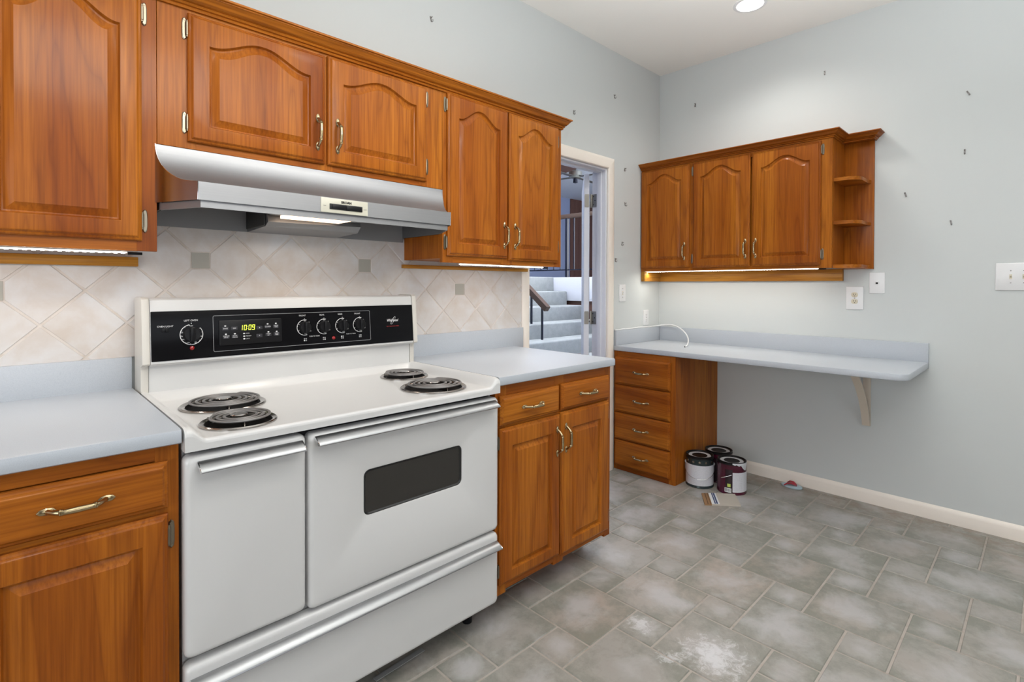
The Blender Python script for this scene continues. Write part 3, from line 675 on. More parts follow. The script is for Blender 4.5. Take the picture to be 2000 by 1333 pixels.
for bx, by, k in BUR:
    f2 = FZ(bx, by, 0)
    pan = MB().lathe([(.1165*k, .8845), (.1165*k, .888), (.113*k, .8905), (.106*k, .8895), (.100*k, .887), (.094*k, .878), (.07*k, .871), (.03*k, .869), (.001, .869)], f2, 48,
        mis=[0, 0, 0, 0, 1, 1, 1, 1], cap0=False).build('drip_pan', [CHROMED, BOWL], t)
    b = MB(); turns = 4.0 if k == 1 else 3.2; R1 = .0995*k; R0 = .030; n = int(turns*36); path = []
    for i in range(n+1):
        q = i/n; a = q*turns*2*PI + .8; r_ = R0+(R1-R0)*q; path.append((bx+r_*math.cos(a), by+r_*math.sin(a), .9005))
    a = turns*2*PI+.8
    path += [(bx+(R1-.002)*math.cos(a+.12), by+(R1-.002)*math.sin(a+.12), .898), (bx+(R1-.004)*math.cos(a+.22), by+(R1-.004)*math.sin(a+.22), .878)]
    b.tube(path, .0040, 8, flat=.85)
    cl = b.build('heating_coil', COIL, pan, 60)
    b = MB().lathe([(.001, .906), (.019, .906), (.021, .904), (.021, .899), (.001, .899)], f2, 24); b.build('coil_medallion', CHROMED, pan)
    b = MB()
    for q in range(3):
        a = .4+q*2*PI/3; b.box(.012, R1, -.0012, .0012, .884, .8980, fr=Fr((bx, by, 0), (math.cos(a), math.sin(a), 0), (-math.sin(a), math.cos(a), 0), (0, 0, 1)))
    b.build('coil_support', CHROMED, pan, smooth=False)
# upright back panel
tl = .013/.154
def yp(z): return -.147 - (1.164-z)*tl
b = MB(); BX0, BX1 = SX0-.001, SX1+.001
prof = [(-.028, .905), (-.130, .905), (-.130, .992), (-.152, .998), (yp(1.003), 1.003), (yp(1.170), 1.170), (-.142, 1.199), (-.134, 1.204), (-.05, 1.204), (-.028, 1.200)]
b.loops([[Vector((BX0+.022, y, z)) for y, z in prof], [Vector((BX1-.022, y, z)) for y, z in prof]]); b.build('backguard', ENAMEL, t)
for x0, x1 in ((BX0, BX0+.0215), (BX1-.0215, BX1)):
    p2 = [(-.028, .905), (-.134, .905), (-.134, .994), (-.160, 1.000), (yp(1.003)-.003, 1.004), (yp(1.170)-.003, 1.170), (-.146, 1.202), (-.136, 1.208), (-.05, 1.208), (-.028, 1.203)]
    MB().loops([[Vector((x0+.001, y+.001, z)) for y, z in p2], [Vector((x0+.004, y, z)) for y, z in p2], [Vector((x1-.004, y, z)) for y, z in p2], [Vector((x1-.001, y+.001, z)) for y, z in p2]]).build('end_cap', ENDARK, t)
V = Vector((0, tl, 1)).normalized(); Wn = Vector((0, -1, tl)).normalized()
class PF(Fr):
    def p(s, u, v, w=0):       # u is x, v is the height on the tilted panel
        return Vector((u, yp(v), v)) + Wn*w
P = PF((0, 0, 0), (1, 0, 0), V, Wn)
pn = MB(); pn.rrect(P, -3.2495, -2.3075, 1.0095, 1.1640, .0002, .0025, .002, .0005); panel = pn.build('control_panel', BLACKG, t)
b = MB()
def line_rect(u0, u1, v0, v1, th, r_, w=.0029, mi=0):
    A_ = rr_loop(P, u0, u1, v0, v1, w, r_, 4); B_ = rr_loop(P, u0+th, u1-th, v0+th, v1-th, w, max(r_-th, .001), 4)
    n = len(A_); b.add(A_+B_, [(i, (i+1) % n, n+(i+1) % n, n+i) for i in range(n)], mi)
line_rect(-3.079, -2.509, 1.0265, 1.1455, .0013, .005, mi=1)
# lettering
TW = .0030
b.text('OVEN LIGHT', P, -3.212, 1.1165, .0075, TW, 0, sx=1.0); b.text('LEFT OVEN', P, -3.142, 1.1325, .0078, TW, 0)
for u, s_ in ((-2.783, 'FRONT'), (-2.709, 'REAR'), (-2.636, 'REAR'), (-2.564, 'FRONT')): b.text(s_, P, u, 1.1345, .0078, TW, 0)
for u in (-2.740, -2.594): b.text('PUSH TO TURN', P, u, 1.0565, .0055, TW, 0)
for i, u in enumerate((-2.775, -2.703, -2.630, -2.555)):
    for q in range(4):
        du, dv = (-.0032 if q % 2 == 0 else .0032), (-.0032 if q < 2 else .0032)
        b.rrect(P, u+du-.0024, u+du+.0024, 1.0455+dv-.0024, 1.0455+dv+.0024, TW, TW+.0001, .0022, mi=0 if q == i else 1)
b.text('Whirlpool', P, -2.4065, 1.1010, .0150, TW, 0, shear=.30, sx=.86, bold=.00025)
sw = []                                       # the loop round the name
for i in range(41):
    a = 2*PI*i/40; u_, v_ = .0055*math.cos(a), .0155*math.sin(a); sw.append(P.p(-2.4030+u_+v_*.62, 1.1005+v_, TW+.0002))
b.tube(sw, [.00025+.00055*abs(math.sin(PI*i/40)) for i in range(41)], 5)
b.text('SELF CLEANING OVEN', P, -2.405, 1.0765, .0058, TW, 2)
b.build('panel_lettering', [PRINT, PRINTG, PRED], panel, smooth=False)
# clock module
cm = MB().rrect(P, -3.062, -2.860, 1.0455, 1.1285, .0022, .0065, .004, .001).build('clock_module', BLACKP, t)
b = MB(); W2 = .0068
def seg_digit(ch, u, v, w_, h_):
    segs = {'0': 'abcdef', '1': 'bc', '9': 'abcdfg'}[ch]; th = .0019; sk = .10
    def q(u0, v0, u1, v1): b.prism([(u+u0+sk*v0, v+v0), (u+u1+sk*v0, v+v0), (u+u1+sk*v1, v+v1), (u+u0+sk*v1, v+v1)], P, W2, W2+.0002)
    g_ = .0004
    for s_ in segs:
        if s_ == 'a': q(g_, h_-th, w_-g_, h_)
        if s_ == 'd': q(g_, 0, w_-g_, th)
        if s_ == 'g': q(g_, h_/2-th/2, w_-g_, h_/2+th/2)
        if s_ == 'b': q(w_-th, h_/2+g_, w_, h_-g_)
        if s_ == 'c': q(w_-th, g_, w_, h_/2-g_)
        if s_ == 'e': q(0, g_, th, h_/2-g_)
        if s_ == 'f': q(0, h_/2+g_, th, h_-g_)
for ch, u in (('1', -2.9995), ('0', -2.9865), ('0', -2.9715), ('9', -2.9600)): seg_digit(ch, u, 1.0925, .0088, .0175)
for v in (1.0975, 1.1040): b.box(-2.9755, -2.9740, v, v+.0016, W2, W2+.0002, fr=P)
b.build('clock_digits', CLOCK, cm, smooth=False)
b = MB()
for u, v, s_ in ((-3.043, 1.1005, 'BAKE'), (-3.0155, 1.1000, 'OFF'), (-3.0415, 1.0730, 'CUSTOM\nBROIL'), (-3.0145, 1.0730, 'AUTO\nCLEAN'), (-2.9355, 1.0985, '\u0245'), (-2.9365, 1.0710, 'V'),
                 (-2.9080, 1.1005, 'CLOCK'), (-2.8800, 1.1005, 'COOK\nTIME'), (-2.9060, 1.0730, 'TIMER\nSET'), (-2.8785, 1.0730, 'STOP\nTIME')):
    b.rrect(P, u-.0098, u+.0098, v-.0058, v+.0058, .0060, .0078, .0015, .0004, 1)
    b.text(s_, P, u, v, .0048 if '\n' in s_ else .0058, .0081, 0)
for u, v in ((-3.0435, 1.1095), (-3.0420, 1.0820), (-3.0145, 1.0820), (-2.908, 1.1100), (-2.880, 1.1105), (-2.906, 1.0820), (-2.878, 1.0820), (-2.9855, 1.0810), (-2.9855, 1.0720), (-2.9855, 1.0630)):
    b.rrect(P, u-.0030, u+.0030, v-.0021, v+.0021, .0060, .0072, .0019, .0003, 2)
for v, s_ in ((1.0810, 'OVEN'), (1.0720, 'PREHEAT'), (1.0630, 'LOCK')): b.text(s_, P, -2.9800, v, .0044, .0068, 0, align='LEFT')
b.build('clock_buttons', [PRINT, mat('grey_key', (0.040, 0.040, 0.046, 1), .4, spec=.2), PRINT], cm)
# oven light switch
sw_ = MB(); sw_.rrect(P, -3.2210, -3.2035, 1.0985, 1.1105, .002, .0045, .0015, .0005); sw_.rrect(P, -3.2120, -3.2045, 1.0995, 1.1095, .004, .0075, .001, .0008); sw_.build('oven_light_switch', BLACKP, t)
# knobs with dial rings
def knob(u, v, r_, temp):
    f2 = Fr(P.p(u, v, .0025), (1, 0, 0), V, Wn)
    k = MB().lathe([(r_*.78, 0), (r_*.78, .004), (r_*.70, .012), (r_*.66, .0135), (.001, .0135)], f2, 32)
    k.rrect(f2, -r_*.22, r_*.22, -r_*.72, r_*.72, .010, .024, .003, .002)
    ko = k.build('control_knob', BLACKP, t)
    m_ = MB(); n = 48
    a0, a1 = ((100, 400) if temp else (75, 285))
    L = [[f2.p(rr_*math.cos(math.radians(a0+(a1-a0)*i/n)), rr_*math.sin(math.radians(a0+(a1-a0)*i/n)), .0006) for i in range(n+1)] for rr_ in (r_*.97, r_*1.03)]
    m_.loops(L, 0, False, False, closed=False)
    for i in range(0, 12):
        a = math.radians(a0+(a1-a0)*i/11); f3 = Fr(f2.o, (math.cos(a)*f2.U+math.sin(a)*f2.V), (-math.sin(a)*f2.U+math.cos(a)*f2.V), f2.W)
        if i % 2 or temp: m_.box(r_*.89, r_*.97, -.0005, .0005, .0005, .0007, fr=f3)
    for a, s_ in (((90, 'OFF'), (165, '500'), (190, '450'), (212, '400'), (250, '350'), (292, '300'), (345, '200')) if temp else ((88, 'OFF'), (50, 'HI'), (275, 'MED'), (205, '6'), (150, '8'), (325, 'LO'))):
        q = math.radians(a); m_.text(s_, f2, r_*.86*math.cos(q), r_*.86*math.sin(q), .0050, .0012, 0, rot=0)
    m_.prism([(-.0016, r_*1.16), (.0016, r_*1.16), (0, r_*1.07)], f2, .0004, .0006)
    m_.build('dial_markings', PRINT, ko, smooth=False)
knob(-3.141, 1.0875, .0320, True)
for u in (-2.7755, -2.7015, -2.6275, -2.5545): knob(u, 1.0905, .0285, False)
for u, v in ((-3.1405, 1.0445), (-2.6660, 1.0450)):
    MB().lathe([(.0065, 0), (.0065, .002), (.0045, .0045), (.001, .0055)], Fr(P.p(u, v, .0024), (1, 0, 0), V, Wn), 16).build('indicator_light', REDL, t)
# doors, drawer
def bar_handle(par, u0, u1, v, drop=.018):
    b_ = MB(); f2 = FA(0, YD, 0)
    prof = [(v+.012, .0008), (v+.012, .004), (v-.003, .0305), (v-.0075, .0325), (v-.0105, .0295), (v-.0045, .022), (v+.003, .0008)]
    b_.loops([[f2.p(u0, a, w_) for a, w_ in prof], [f2.p(u1, a, w_) for a, w_ in prof]]); b_.build('door_handle', ALU, par, 40)
    for u in (u0-.0025, u1): MB().loops([[f2.p(u, a, w_) for a, w_ in prof], [f2.p(u+.0025, a, w_) for a, w_ in prof]]).build('handle_end', CHROME, par)
fD = FA(0, YD, 0)
b = MB()
def plain_door(u0, u1, v0, v1, name):
    L = []
    for ins, w_ in ((.0, -.036), (0, -.012), (.0025, -.005), (.008, -.001), (.014, 0)): L.append(rr_loop(fD, u0+ins, u1-ins, v0+ins, v1-ins, w_, .016, 6))
    return MB().loops(L).build(name, ENAMEL, t, 50)
d1 = plain_door(SX0+.0005, -2.9885, .370, .8465, 'oven_door'); bar_handle(d1, -3.245, -3.003, .821)
u0, u1, v0, v1 = -2.9815, SX1-.0005, .362, .8435
wu0, wu1, wv0, wv1 = -2.820, -2.456, .571, .706
L = []
for ins, w_ in ((.0, -.036), (0, -.012), (.0025, -.005), (.008, -.001), (.014, 0)): L.append(rr_loop(fD, u0+ins, u1-ins, v0+ins, v1-ins, w_, .016, 6))
L.append(rr_loop(fD, wu0-.004, wu1+.004, wv0-.004, wv1+.004, 0, .022, 6)); L.append(rr_loop(fD, wu0, wu1, wv0, wv1, -.002, .019, 6)); L.append(rr_loop(fD, wu0, wu1, wv0, wv1, -.016, .019, 6))
d2 = MB().loops(L, cap1=True).build('oven_door', ENAMEL, t, 50)
A_ = [rr_loop(fD, wu0, wu1, wv0, wv1, -.010, .019, 6), rr_loop(fD, wu0, wu1, wv0, wv1, -.004, .019, 6), rr_loop(fD, wu0+.003, wu1-.003, wv0+.003, wv1-.003, -.003, .017, 6), rr_loop(fD, wu0+.007, wu1-.007, wv0+.007, wv1-.007, -.006, .014, 6)]
MB().loops(A_, cap1=False).build('window_trim', GASKET, d2)
MB().rrect(fD, wu0+.005, wu1-.005, wv0+.005, wv1-.005, -.0145, -.007, .015).build('oven_window', OVENG, d2)
bar_handle(d2, -2.965, -2.310, .824)
L = []
for ins, w_ in ((.0, -.036), (0, -.012), (.0025, -.005), (.008, -.001), (.014, 0)): L.append(rr_loop(fD, SX0+.001+ins, SX1-.0005-ins, .093+ins, .352-ins, w_, .016, 6))
d3 = MB().loops(L).build('storage_drawer', ENAMEL, t, 50); bar_handle(d3, -3.262, -2.297, .312)
b = MB(); b.box(SX0+.10, SX1-.09, -.652, -.646, .8515, .8570)
b.build('vent_slot', CHROMED, t, smooth=False)

# loose metal strip on the floor below the stove drawer
b = MB(); f2 = Fr((-2.64, -.6025, 0), Vector((.998, .03, .02)).normalized(), Vector((-.03, .998, 0)).normalized(), (0, 0, 1))
b.box(-.10, .085, -.010, .010, .0055, .008, fr=f2); b.box(-.10, .085, .007, .010, .0005, .008, fr=f2)
rebase(tag(b.build('metal_strip', mat('dull_grey_strip', (0.36, 0.36, 0.36, 1), .4, .2)), 'loose thin metal strip lying on the floor beneath the stove drawer', 'strip'), (-2.64, -.6, 0))

# ------------------------------------------------------------------ range hood
hd = thing('range_hood', 'brushed steel range hood below the short wall cabinet', 'hood', (-2.759, -.22, 1.445))
HX0, HX1 = -3.2615, -2.2565; YT, YL = -.3005, -.452
def hin(y): return .072*max(0, (YT-y)/(YT-YL))
prof = []
for i in range(13):
    q = PI/2*i/12; prof.append((YT - (YT-YL)*(1-math.cos(q)), 1.6485-.117*math.sin(q)))
shell = MB()
top = [(Vector((HX0+hin(y), y, z)), Vector((HX1-hin(y), y, z))) for y, z in prof]
lip = (Vector((HX0+hin(YL), YL, 1.4815)), Vector((HX1-hin(YL), YL, 1.4815)))
nseg = 12
def strip(rows, b_, mi=0):
    L_ = [[a.lerp(c_, i/nseg) for i in range(nseg+1)] for a, c_ in rows]; b_.loops(L_, mi, False, False, closed=False)
strip(top, shell); strip([top[-1], lip], shell); strip([lip, (lip[0]+Vector((.008, .008, 0)), lip[1]+Vector((-.008, .008, 0)))], shell)
shell.build('canopy', STEEL, hd, 50)
for k in (0, 1):
    ends = MB()
    pts = [tp[k] for tp in top] + [lip[k], Vector(((HX0, HX1)[k], YT, 1.4815))]
    ends.add(pts, [tuple(range(len(pts)))]); x = (HX0, HX1)[k]
    n0 = len(pts); ends.add([(x, YT, 1.6485), (x, -.010, 1.6485), (x, -.010, 1.4815)], []); ends.f.append([0, n0, n0+1, n0+2, n0-1][::1]); ends.m.append(0); ends.fa.append((0, 0, 0))
    ends.build('end_panel', STEELS, hd, smooth=False)
    MB().tube([tp[k]+Vector((0, -.0006, .0006)) for tp in top] + [lip[k]], .0011, 6).build('rolled_edge', CHROME, hd)
l2 = MB(); i0 = lip[0]+Vector((.008, .008, 0)); i1 = lip[1]+Vector((-.008, .008, 0)); i2 = Vector((HX1-.010, YT, 1.4815)); i3 = Vector((HX1-.010, -.010, 1.4815)); i4 = Vector((HX0+.010, -.010, 1.4815)); i5 = Vector((HX0+.010, YT, 1.4815))
ringp = [i0, i1, i2, i3, i4, i5]; dz = Vector((0, 0, -.0195)); cc = Vector((-2.759, -.2, 1.4815))
def inset(a, k): return cc + (a-cc)*k
l2.loops([ringp, [a+dz for a in ringp], [inset(a, .985)+dz for a in ringp], [inset(a, .985)+Vector((0, 0, .05)) for a in ringp]], cap0=False, cap1=False); l2.build('lower_lip', STEEL, hd, smooth=False)
inn = MB(); inn.box(HX0+.012, HX1-.012, -.020, -.010, 1.4435, 1.60); inn.box(HX0+.012, HX1-.012, YT+.006, -.02, 1.585, 1.60); inn.box(HX0+.012, HX0+.016, YT, -.02, 1.462, 1.60); inn.box(HX1-.016, HX1-.012, YT, -.02, 1.462, 1.60)
inn.build('inner_lining', HOODIN, hd, smooth=False)
fb = MB()
fb.add([(-2.932, -.021, 1.442), (-2.592, -.021, 1.442), (-2.592, -.21, 1.449), (-2.932, -.21, 1.449), (-2.932, -.235, 1.462), (-2.592, -.235, 1.470), (-2.592, -.225, 1.50), (-2.932, -.225, 1.50), (-2.592, -.021, 1.584), (-2.932, -.021, 1.584), (-2.592, -.225, 1.584), (-2.932, -.225, 1.584)],
       [(0, 3, 2, 1), (3, 4, 5, 2), (4, 7, 6, 5), (7, 11, 10, 6), (1, 2, 5, 6, 10, 8), (0, 9, 11, 7, 4, 3), (9, 8, 10, 11)])
fb.build('fan_housing', STEEL, hd, smooth=False)
MB().box(-2.938, -2.933, -.215, -.028, 1.452, 1.545, bev=.001).build('filter', FILT, hd)
b = MB(); b.box(-2.90, -2.69, -.356, -.255, 1.473, 1.484, bev=.002); b.build('lamp_lens', LENS, hd)
MB().box(-2.93, -2.60, -.43, -.236, 1.4845, 1.494).build('lamp_plate', STEEL, hd, smooth=False)
fH = FA(0, YL, 0)
sp = MB().rrect(fH, -2.846, -2.682, 1.4825, 1.5300, .0003, .004, .002, .0015).build('switch_plate', mat('pale_badge', (0.62, 0.60, 0.50, 1), .4), hd)
MB().box(-2.818, -2.703, 1.4935, 1.5120, .004, .0055, fr=fH, bev=.001).build('switch_slot', DARKH, hd)
b = MB()
for u in (-2.811, -2.7605, -2.7105): b.box(u-.0005, u+.049 if u < -2.72 else u+.006, 1.4955, 1.5100, .005, .009, fr=fH, bev=.001)
b.build('rocker_switch', BLACKP, hd)
b = MB(); b.text('BROAN', fH, -2.760, 1.5190, .0105, .0044, 0, sx=1.0, bold=.0005)
b.text('FAN', fH, -2.834, 1.5030, .0048, .0044, 0); b.text('LIGHT', fH, -2.693, 1.5030, .0042, .0044, 0); b.build('badge_lettering', BLACKP, sp, smooth=False)

# ------------------------------------------------------------------ desk wall: wall cabinet with open end shelves
XB = -.2535; fb_ = FB(XB, 0, 0)
c = thing('wall_cabinet', 'three-door wall cabinet on the desk wall with a pale strip light below', 'cabinet', (-.13, -.62, 1.352))
b = MB(); b.box(-.234, -.0015, -1.2223, -.0015, 1.372, 2.084); b.build('body', WV, c, smooth=False)
frame(c, fb_, [(.002, .04), (.37, .41), (1.15, 1.2215)], [(1.353, 1.40), (2.05, 2.084)], 1.353, 2.084, WY)
add_door(c, fb_, .006, .377, 1.376, 2.073, WV, (.348, 1.4847, 0), None, sh=.098, arch=.056, stile=.055)
add_door(c, fb_, .402, .778, 1.372, 2.073, WV, (.7535, 1.482, 0), (-1, (2.020, 1.432)), sh=.100, arch=.056, stile=.056)
add_door(c, fb_, .788, 1.168, 1.372, 2.071, WV, (.8155, 1.482, 0), (1, (2.024, 1.432)), sh=.100, arch=.052, stile=.055)
b = MB(); b.box(-.0305, -.0015, -1.2215, -.0015, 1.282, 1.3520, bev=.002); b.build('back_rail', OAKY, c)
MB().box(-.2525, -.031, -.0305, -.0015, 1.282, 1.3520, bev=.002).build('side_rail', OAKX, c)
led('long bright light strip under the desk wall cabinet', Fr((0, 0, 0), (0, -1, 0), (0, 0, 1), (-1, 0, 0)), .012, 1.145, 1.353, .2180, 1.15)
s = thing('corner_shelf_unit', 'open end shelf unit with rounded shelves beside the desk wall cabinet', 'shelf', (-.1, -1.30, 1.352))
MB().box(-.016, -.0015, -1.371, -1.2225, 1.350, 2.084, bev=.001).build('back_panel', WV, s)
for z in (1.352, 1.597, 1.838):
    b = MB(); pts = [(0, .0015), (.148-.012, .0015)]
    R_ = .14; pts = [(.001, .017), (.001, .235)]
    pts += [(.05, .235)] + [(.05+.075*math.sin(a), .16+.075*math.cos(a)) for a in [PI/2*i/8 for i in range(1, 9)]] + [(.125, .05), (.135, .017)]
    b.loops([[Vector((-d_, -1.2225-a, z)) for a, d_ in pts], [Vector((-d_, -1.2225-a, z+.019)) for a, d_ in pts]]); b.build('shelf', WY, s)
b = MB(); cornice(b, [(XB, -.0015, -1, 0), (XB, -1.2215, -1, -1), (-.017, -1.2215, -1, -1) if False else (-.062, -1.2215, -1, -1), (-.062, -1.373, -1, -1), (-.0015, -1.373, 0, -1)], 2.082, .82)
rebase(tag(b.build('cornice_moulding', WY), 'stepped cornice on top of the desk wall cabinet and its end shelves', 'moulding'), (-.13, -.7, 2.082))
MB().box(-.062, -.0015, -1.373, -1.2225, 2.0845, 2.10).build('top_board', WV, s, smooth=False)

# ------------------------------------------------------------------ desk
ZD = .8417
t = thing('desk_worktop', 'long pale grey wall-mounted desk top in the far corner', 'desk', (-.3, -.8, ZD-.034))
def desk_loop(ins, z):
    r_ = .06; x0 = -.597+ins; y1 = -1.6225+ins; o = [Vector((-.022, -.0015, z)), Vector((x0, -.0015, z))]
    o += [Vector((x0+r_-r_*math.cos(a), y1+r_-r_*math.sin(a), z)) for a in [PI/2*i/10 for i in range(11)]]
    return o + [Vector((-.022, y1, z))]
MB().loops([desk_loop(.006, ZD-.034), desk_loop(.001, ZD-.031), desk_loop(0, ZD-.026), desk_loop(0, ZD-.007), desk_loop(.002, ZD-.002), desk_loop(.008, ZD)]).build('slab', COUNTER, t)
MB().box(-.0215, -.0008, -1.6225, -.0215, ZD-.034, .944, bev=.0015).build('upstand', COUNTER, t)
MB().box(-.588, -.0008, -.0205, -.0008, ZD+.0005, .944, bev=.0015).build('upstand', COUNTER, t)
c = thing('drawer_cabinet', 'four-drawer wooden cabinet under the desk top beside the doorway', 'drawers', (-.3, -.23, 0))
MB().box(-.566, -.0015, -.4600, -.0022, .0005, ZD-.0345).build('body', WV, c, smooth=False)
XD = -.585; fd = FB(XD, 0, 0)
frame(c, fd, [(.0022, .026), (.415, .4600)], [(.0005, .045), (.20, .225), (.385, .41), (.57, .60), (.768, ZD-.0345)], .0005, ZD-.0345, WY)
for z0, z1 in ((.587, .7695), (.399, .5790), (.214, .3905), (.032, .2055)):
    add_door(c, fd, .014, .428, z0, z1, WY, (.224, (z0+z1)/2, PI/2), None, name='drawer_front', sh=None)
b = MB(); ctl = [(-.335, .7985), (-.250, .738), (-.178, .680), (-.115, .615), (-.062, .540), (-.030, .475), (-.022, .448)]
ou, inn_ = [], []; fr = Fr((0, -1.343, 0), (1, 0, 0), (0, 0, 1), (0, -1, 0))
for i, (x, z) in enumerate(ctl):
    j0, j1 = ctl[max(i-1, 0)], ctl[min(i+1, 6)]; dx, dz_ = j1[0]-j0[0], j1[1]-j0[1]; l_ = math.hypot(dx, dz_); ou.append((x, z)); inn_.append((x-dz_/l_*.011, z+dx/l_*.011))
br = thing('desk_bracket', 'putty-painted curved bracket holding the free end of the desk top', 'bracket', (-.02, -1.343, .46))
b.loops([[fr.p(a[0], a[1], -.019), fr.p(a[0], a[1], .019), fr.p(q[0], q[1], .019), fr.p(q[0], q[1], -.019)] for a, q in zip(ou, inn_)])
b.build('curved_strut', PUTTY, br, 50)
MB().box(-.009, -.001, -1.362, -1.324, .445, ZD-.042, bev=.001).build('wall_plate', PUTTY, br)
MB().box(-.36, -.009, -1.362, -1.324, ZD-.0425, ZD-.0345, bev=.001).build('top_plate', PUTTY, br)
b = MB()
for z in (.468, .60, .74): b.tube([(-.009, -1.343, z), (-.012, -1.343, z)], [.007, .004], 12)
b.build('screw', PUTTY, br)

# ------------------------------------------------------------------ plates on the walls
def plate(name, label, cat, fr, u, v, w_, h_, grp=None):
    t_ = thing(name, label, cat, fr.p(u, v, 0), grp)
    MB().rrect(fr, u-w_/2, u+w_/2, v-h_/2, v+h_/2, .0004, .006, .004, .003).build('cover_plate', PLATE, t_)
    return t_
def toggle(t_, fr, u, v, m_=PLATE):
    MB().box(u-.005, u+.005, v-.012, v+.012, .006, .0072, fr=fr).build('toggle_slot', ALMOND, t_, smooth=False)
    b_ = MB(); b_.add([fr.p(*q) for q in ((u-.0035, v-.006, .006), (u+.0035, v-.006, .006), (u+.0035, v+.006, .006), (u-.0035, v+.006, .006), (u-.003, v+.004, .016), (u+.003, v+.004, .016), (u+.003, v+.010, .015), (u-.003, v+.010, .015))],
        [(0, 1, 5, 4), (1, 2, 6, 5), (2, 3, 7, 6), (3, 0, 4, 7), (4, 5, 6, 7)]); b_.build('toggle', m_, t_, smooth=False)
    b_ = MB()
    for q in (-.030, .030): b_.tube([fr.p(u, v+q, .0058), fr.p(u, v+q, .0072)], .0032, 8)
    b_.build('screw', NICKEL, t_)
def outlet(t_, fr, u, v, m_, test=False):
    for k, q in enumerate((-.0195, .0195)):
        b_ = MB(); b_.rrect(fr, u-.0165, u+.0165, v+q-.0140, v+q+.0140, .0058, .0078, .011, .0006, k=6); r_ = b_.build('receptacle', m_, t_)
        b_ = MB()
        for d_ in (-.006, .006): b_.box(u+d_-.0011, u+d_+.0011, v+q-.001, v+q+.007, .0078, .0081, fr=fr)
        b_.lathe([(.0024, .0078), (.0024, .0081), (.0005, .0081)], Fr(fr.p(u, v+q-.007, 0), fr.U, fr.V, fr.W), 10); b_.build('slot', DARKH, r_, smooth=False)
    MB().tube([fr.p(u, v, .0058), fr.p(u, v, .0072)], .0032, 8).build('screw', NICKEL, t_)
a_ = plate('light_switch', 'white single light switch on the wall right of the doorway', 'switch', FA(0, 0, 0), -.4925, 1.199, .074, .118); toggle(a_, FA(0, 0, 0), -.4925, 1.199)
a_ = plate('wall_outlet', 'white outlet low on the wall above the desk corner', 'outlet', FA(0, 0, 0), -.187, 1.016, .072, .112); outlet(a_, FA(0, 0, 0), -.187, 1.016, PLATE)
a_ = plate('wall_outlet', 'white-plated outlet with cream sockets above the desk right end', 'outlet', FB(0, 0, 0), 1.278, 1.181, .087, .136); outlet(a_, FB(0, 0, 0), 1.278, 1.181, ALMOND)
a_ = plate('phone_jack', 'white phone jack plate below the open end shelves', 'jack', FB(0, 0, 0), 1.3865, 1.2685, .075, .119)
b = MB(); b.rrect(FB(0, 0, 0), 1.3755, 1.3975, 1.2580, 1.2790, .0055, .009, .003, .001); b.build('jack_body', PLATE, a_)
MB().box(1.381, 1.392, 1.2630, 1.2735, .0088, .0094, fr=FB(0, 0, 0)).build('jack_opening', DARKH, a_, smooth=False)
a_ = plate('light_switch', 'white double light switch at the right edge of the desk wall', 'switch', FB(0, 0, 0), 1.9615, 1.299, .160, .136)
for u in (1.9370, 1.9840): toggle(a_, FB(0, 0, 0), u, 1.299, ALMOND)

# hooks left in the walls
hk = MB(); hk.rrect(Fr((0, 0, 0), (1, 0, 0), (0, 1, 0), (0, 0, 1)), -.004, .004, -.012, .014, .0005, .0018, .002)
hk.tube([(0, .006, .001), (0, .006, .012), (0, .009, .014)], .0022, 8); hk.tube([(0, -.006, .0015), (0, -.012, .005), (0, -.014, .011), (0, -.009, .014), (0, -.004, .014)], .0018, 8)
HOOK = proto(hk, 'hook', [NICKEL])
def hook(label, fr, u, v, roll=0.0):
    o = HOOK.copy(); o.name = 'wall_hook'; COL.objects.link(o)
    m_ = Matrix((fr.U, fr.V, fr.W)).transposed().to_4x4() @ Matrix.Rotation(roll, 4, 'Z'); m_.translation = fr.p(u, v, 0); o.matrix_world = m_
    tag(o, label, 'hook', 'small metal picture hooks left in the walls')
A_ = FA(0, 0, 0); B_ = FB(0, 0, 0)
hook('tiny metal hook high above the wall cabinet right of the hood', A_, -2.1035, 2.524, .3)
hook('tiny metal hook just above the doorway beside the cornice end', A_, -1.028, 2.3295)
hook('tiny metal hook highest up right of the doorway near the corner', A_, -.597, 2.5375, .2)
hook('tiny metal hook by the top right corner of the doorway', A_, -.470, 2.0615, -.4)
hook('tiny metal hook right of the doorway level with the desk cabinet doors middle', A_, -.462, 1.820, .3)
hook('tiny metal hook right of the doorway level with the desk cabinet handles', A_, -.497, 1.543, -.2)
hook('tiny metal hook closest to the doorway just above the single switch', A_, -.576, 1.4265)
hook('tiny metal hook above the desk wall cabinet near the room corner', B_, .2844, 2.5535)
hook('tiny metal hook high above the open end shelves', B_, 1.1116, 2.543)
hook('tiny metal hook highest on the bare wall right of the shelves', B_, 1.771, 2.2485, .5)
hook('tiny metal hook second from top on the bare right wall', B_, 1.7595, 1.9485)
hook('tiny tilted metal hook on the wall nearest the open end shelves', B_, 1.5133, 1.7575, .3)
hook('tiny metal hook lowest on the bare wall above the double switch', B_, 1.7077, 1.586, .2)

# recessed downlight
t = thing('recessed_ceiling_light', 'lit round recessed light in the ceiling', 'light', (-.545, -.880, H))
f2 = Fr((-.545, -.880, H), (1, 0, 0), (0, -1, 0), (0, 0, -1))
MB().lathe([(.088, .0004), (.088, .003), (.084, .005), (.071, .005), (.070, .001)], f2, 48, cap0=False, cap1=False).build('trim_ring', PLATE, t)
MB().lathe([(.0705, .0006), (.0705, .0035), (.001, .0045)], f2, 48).build('lens', LAMPM, t)

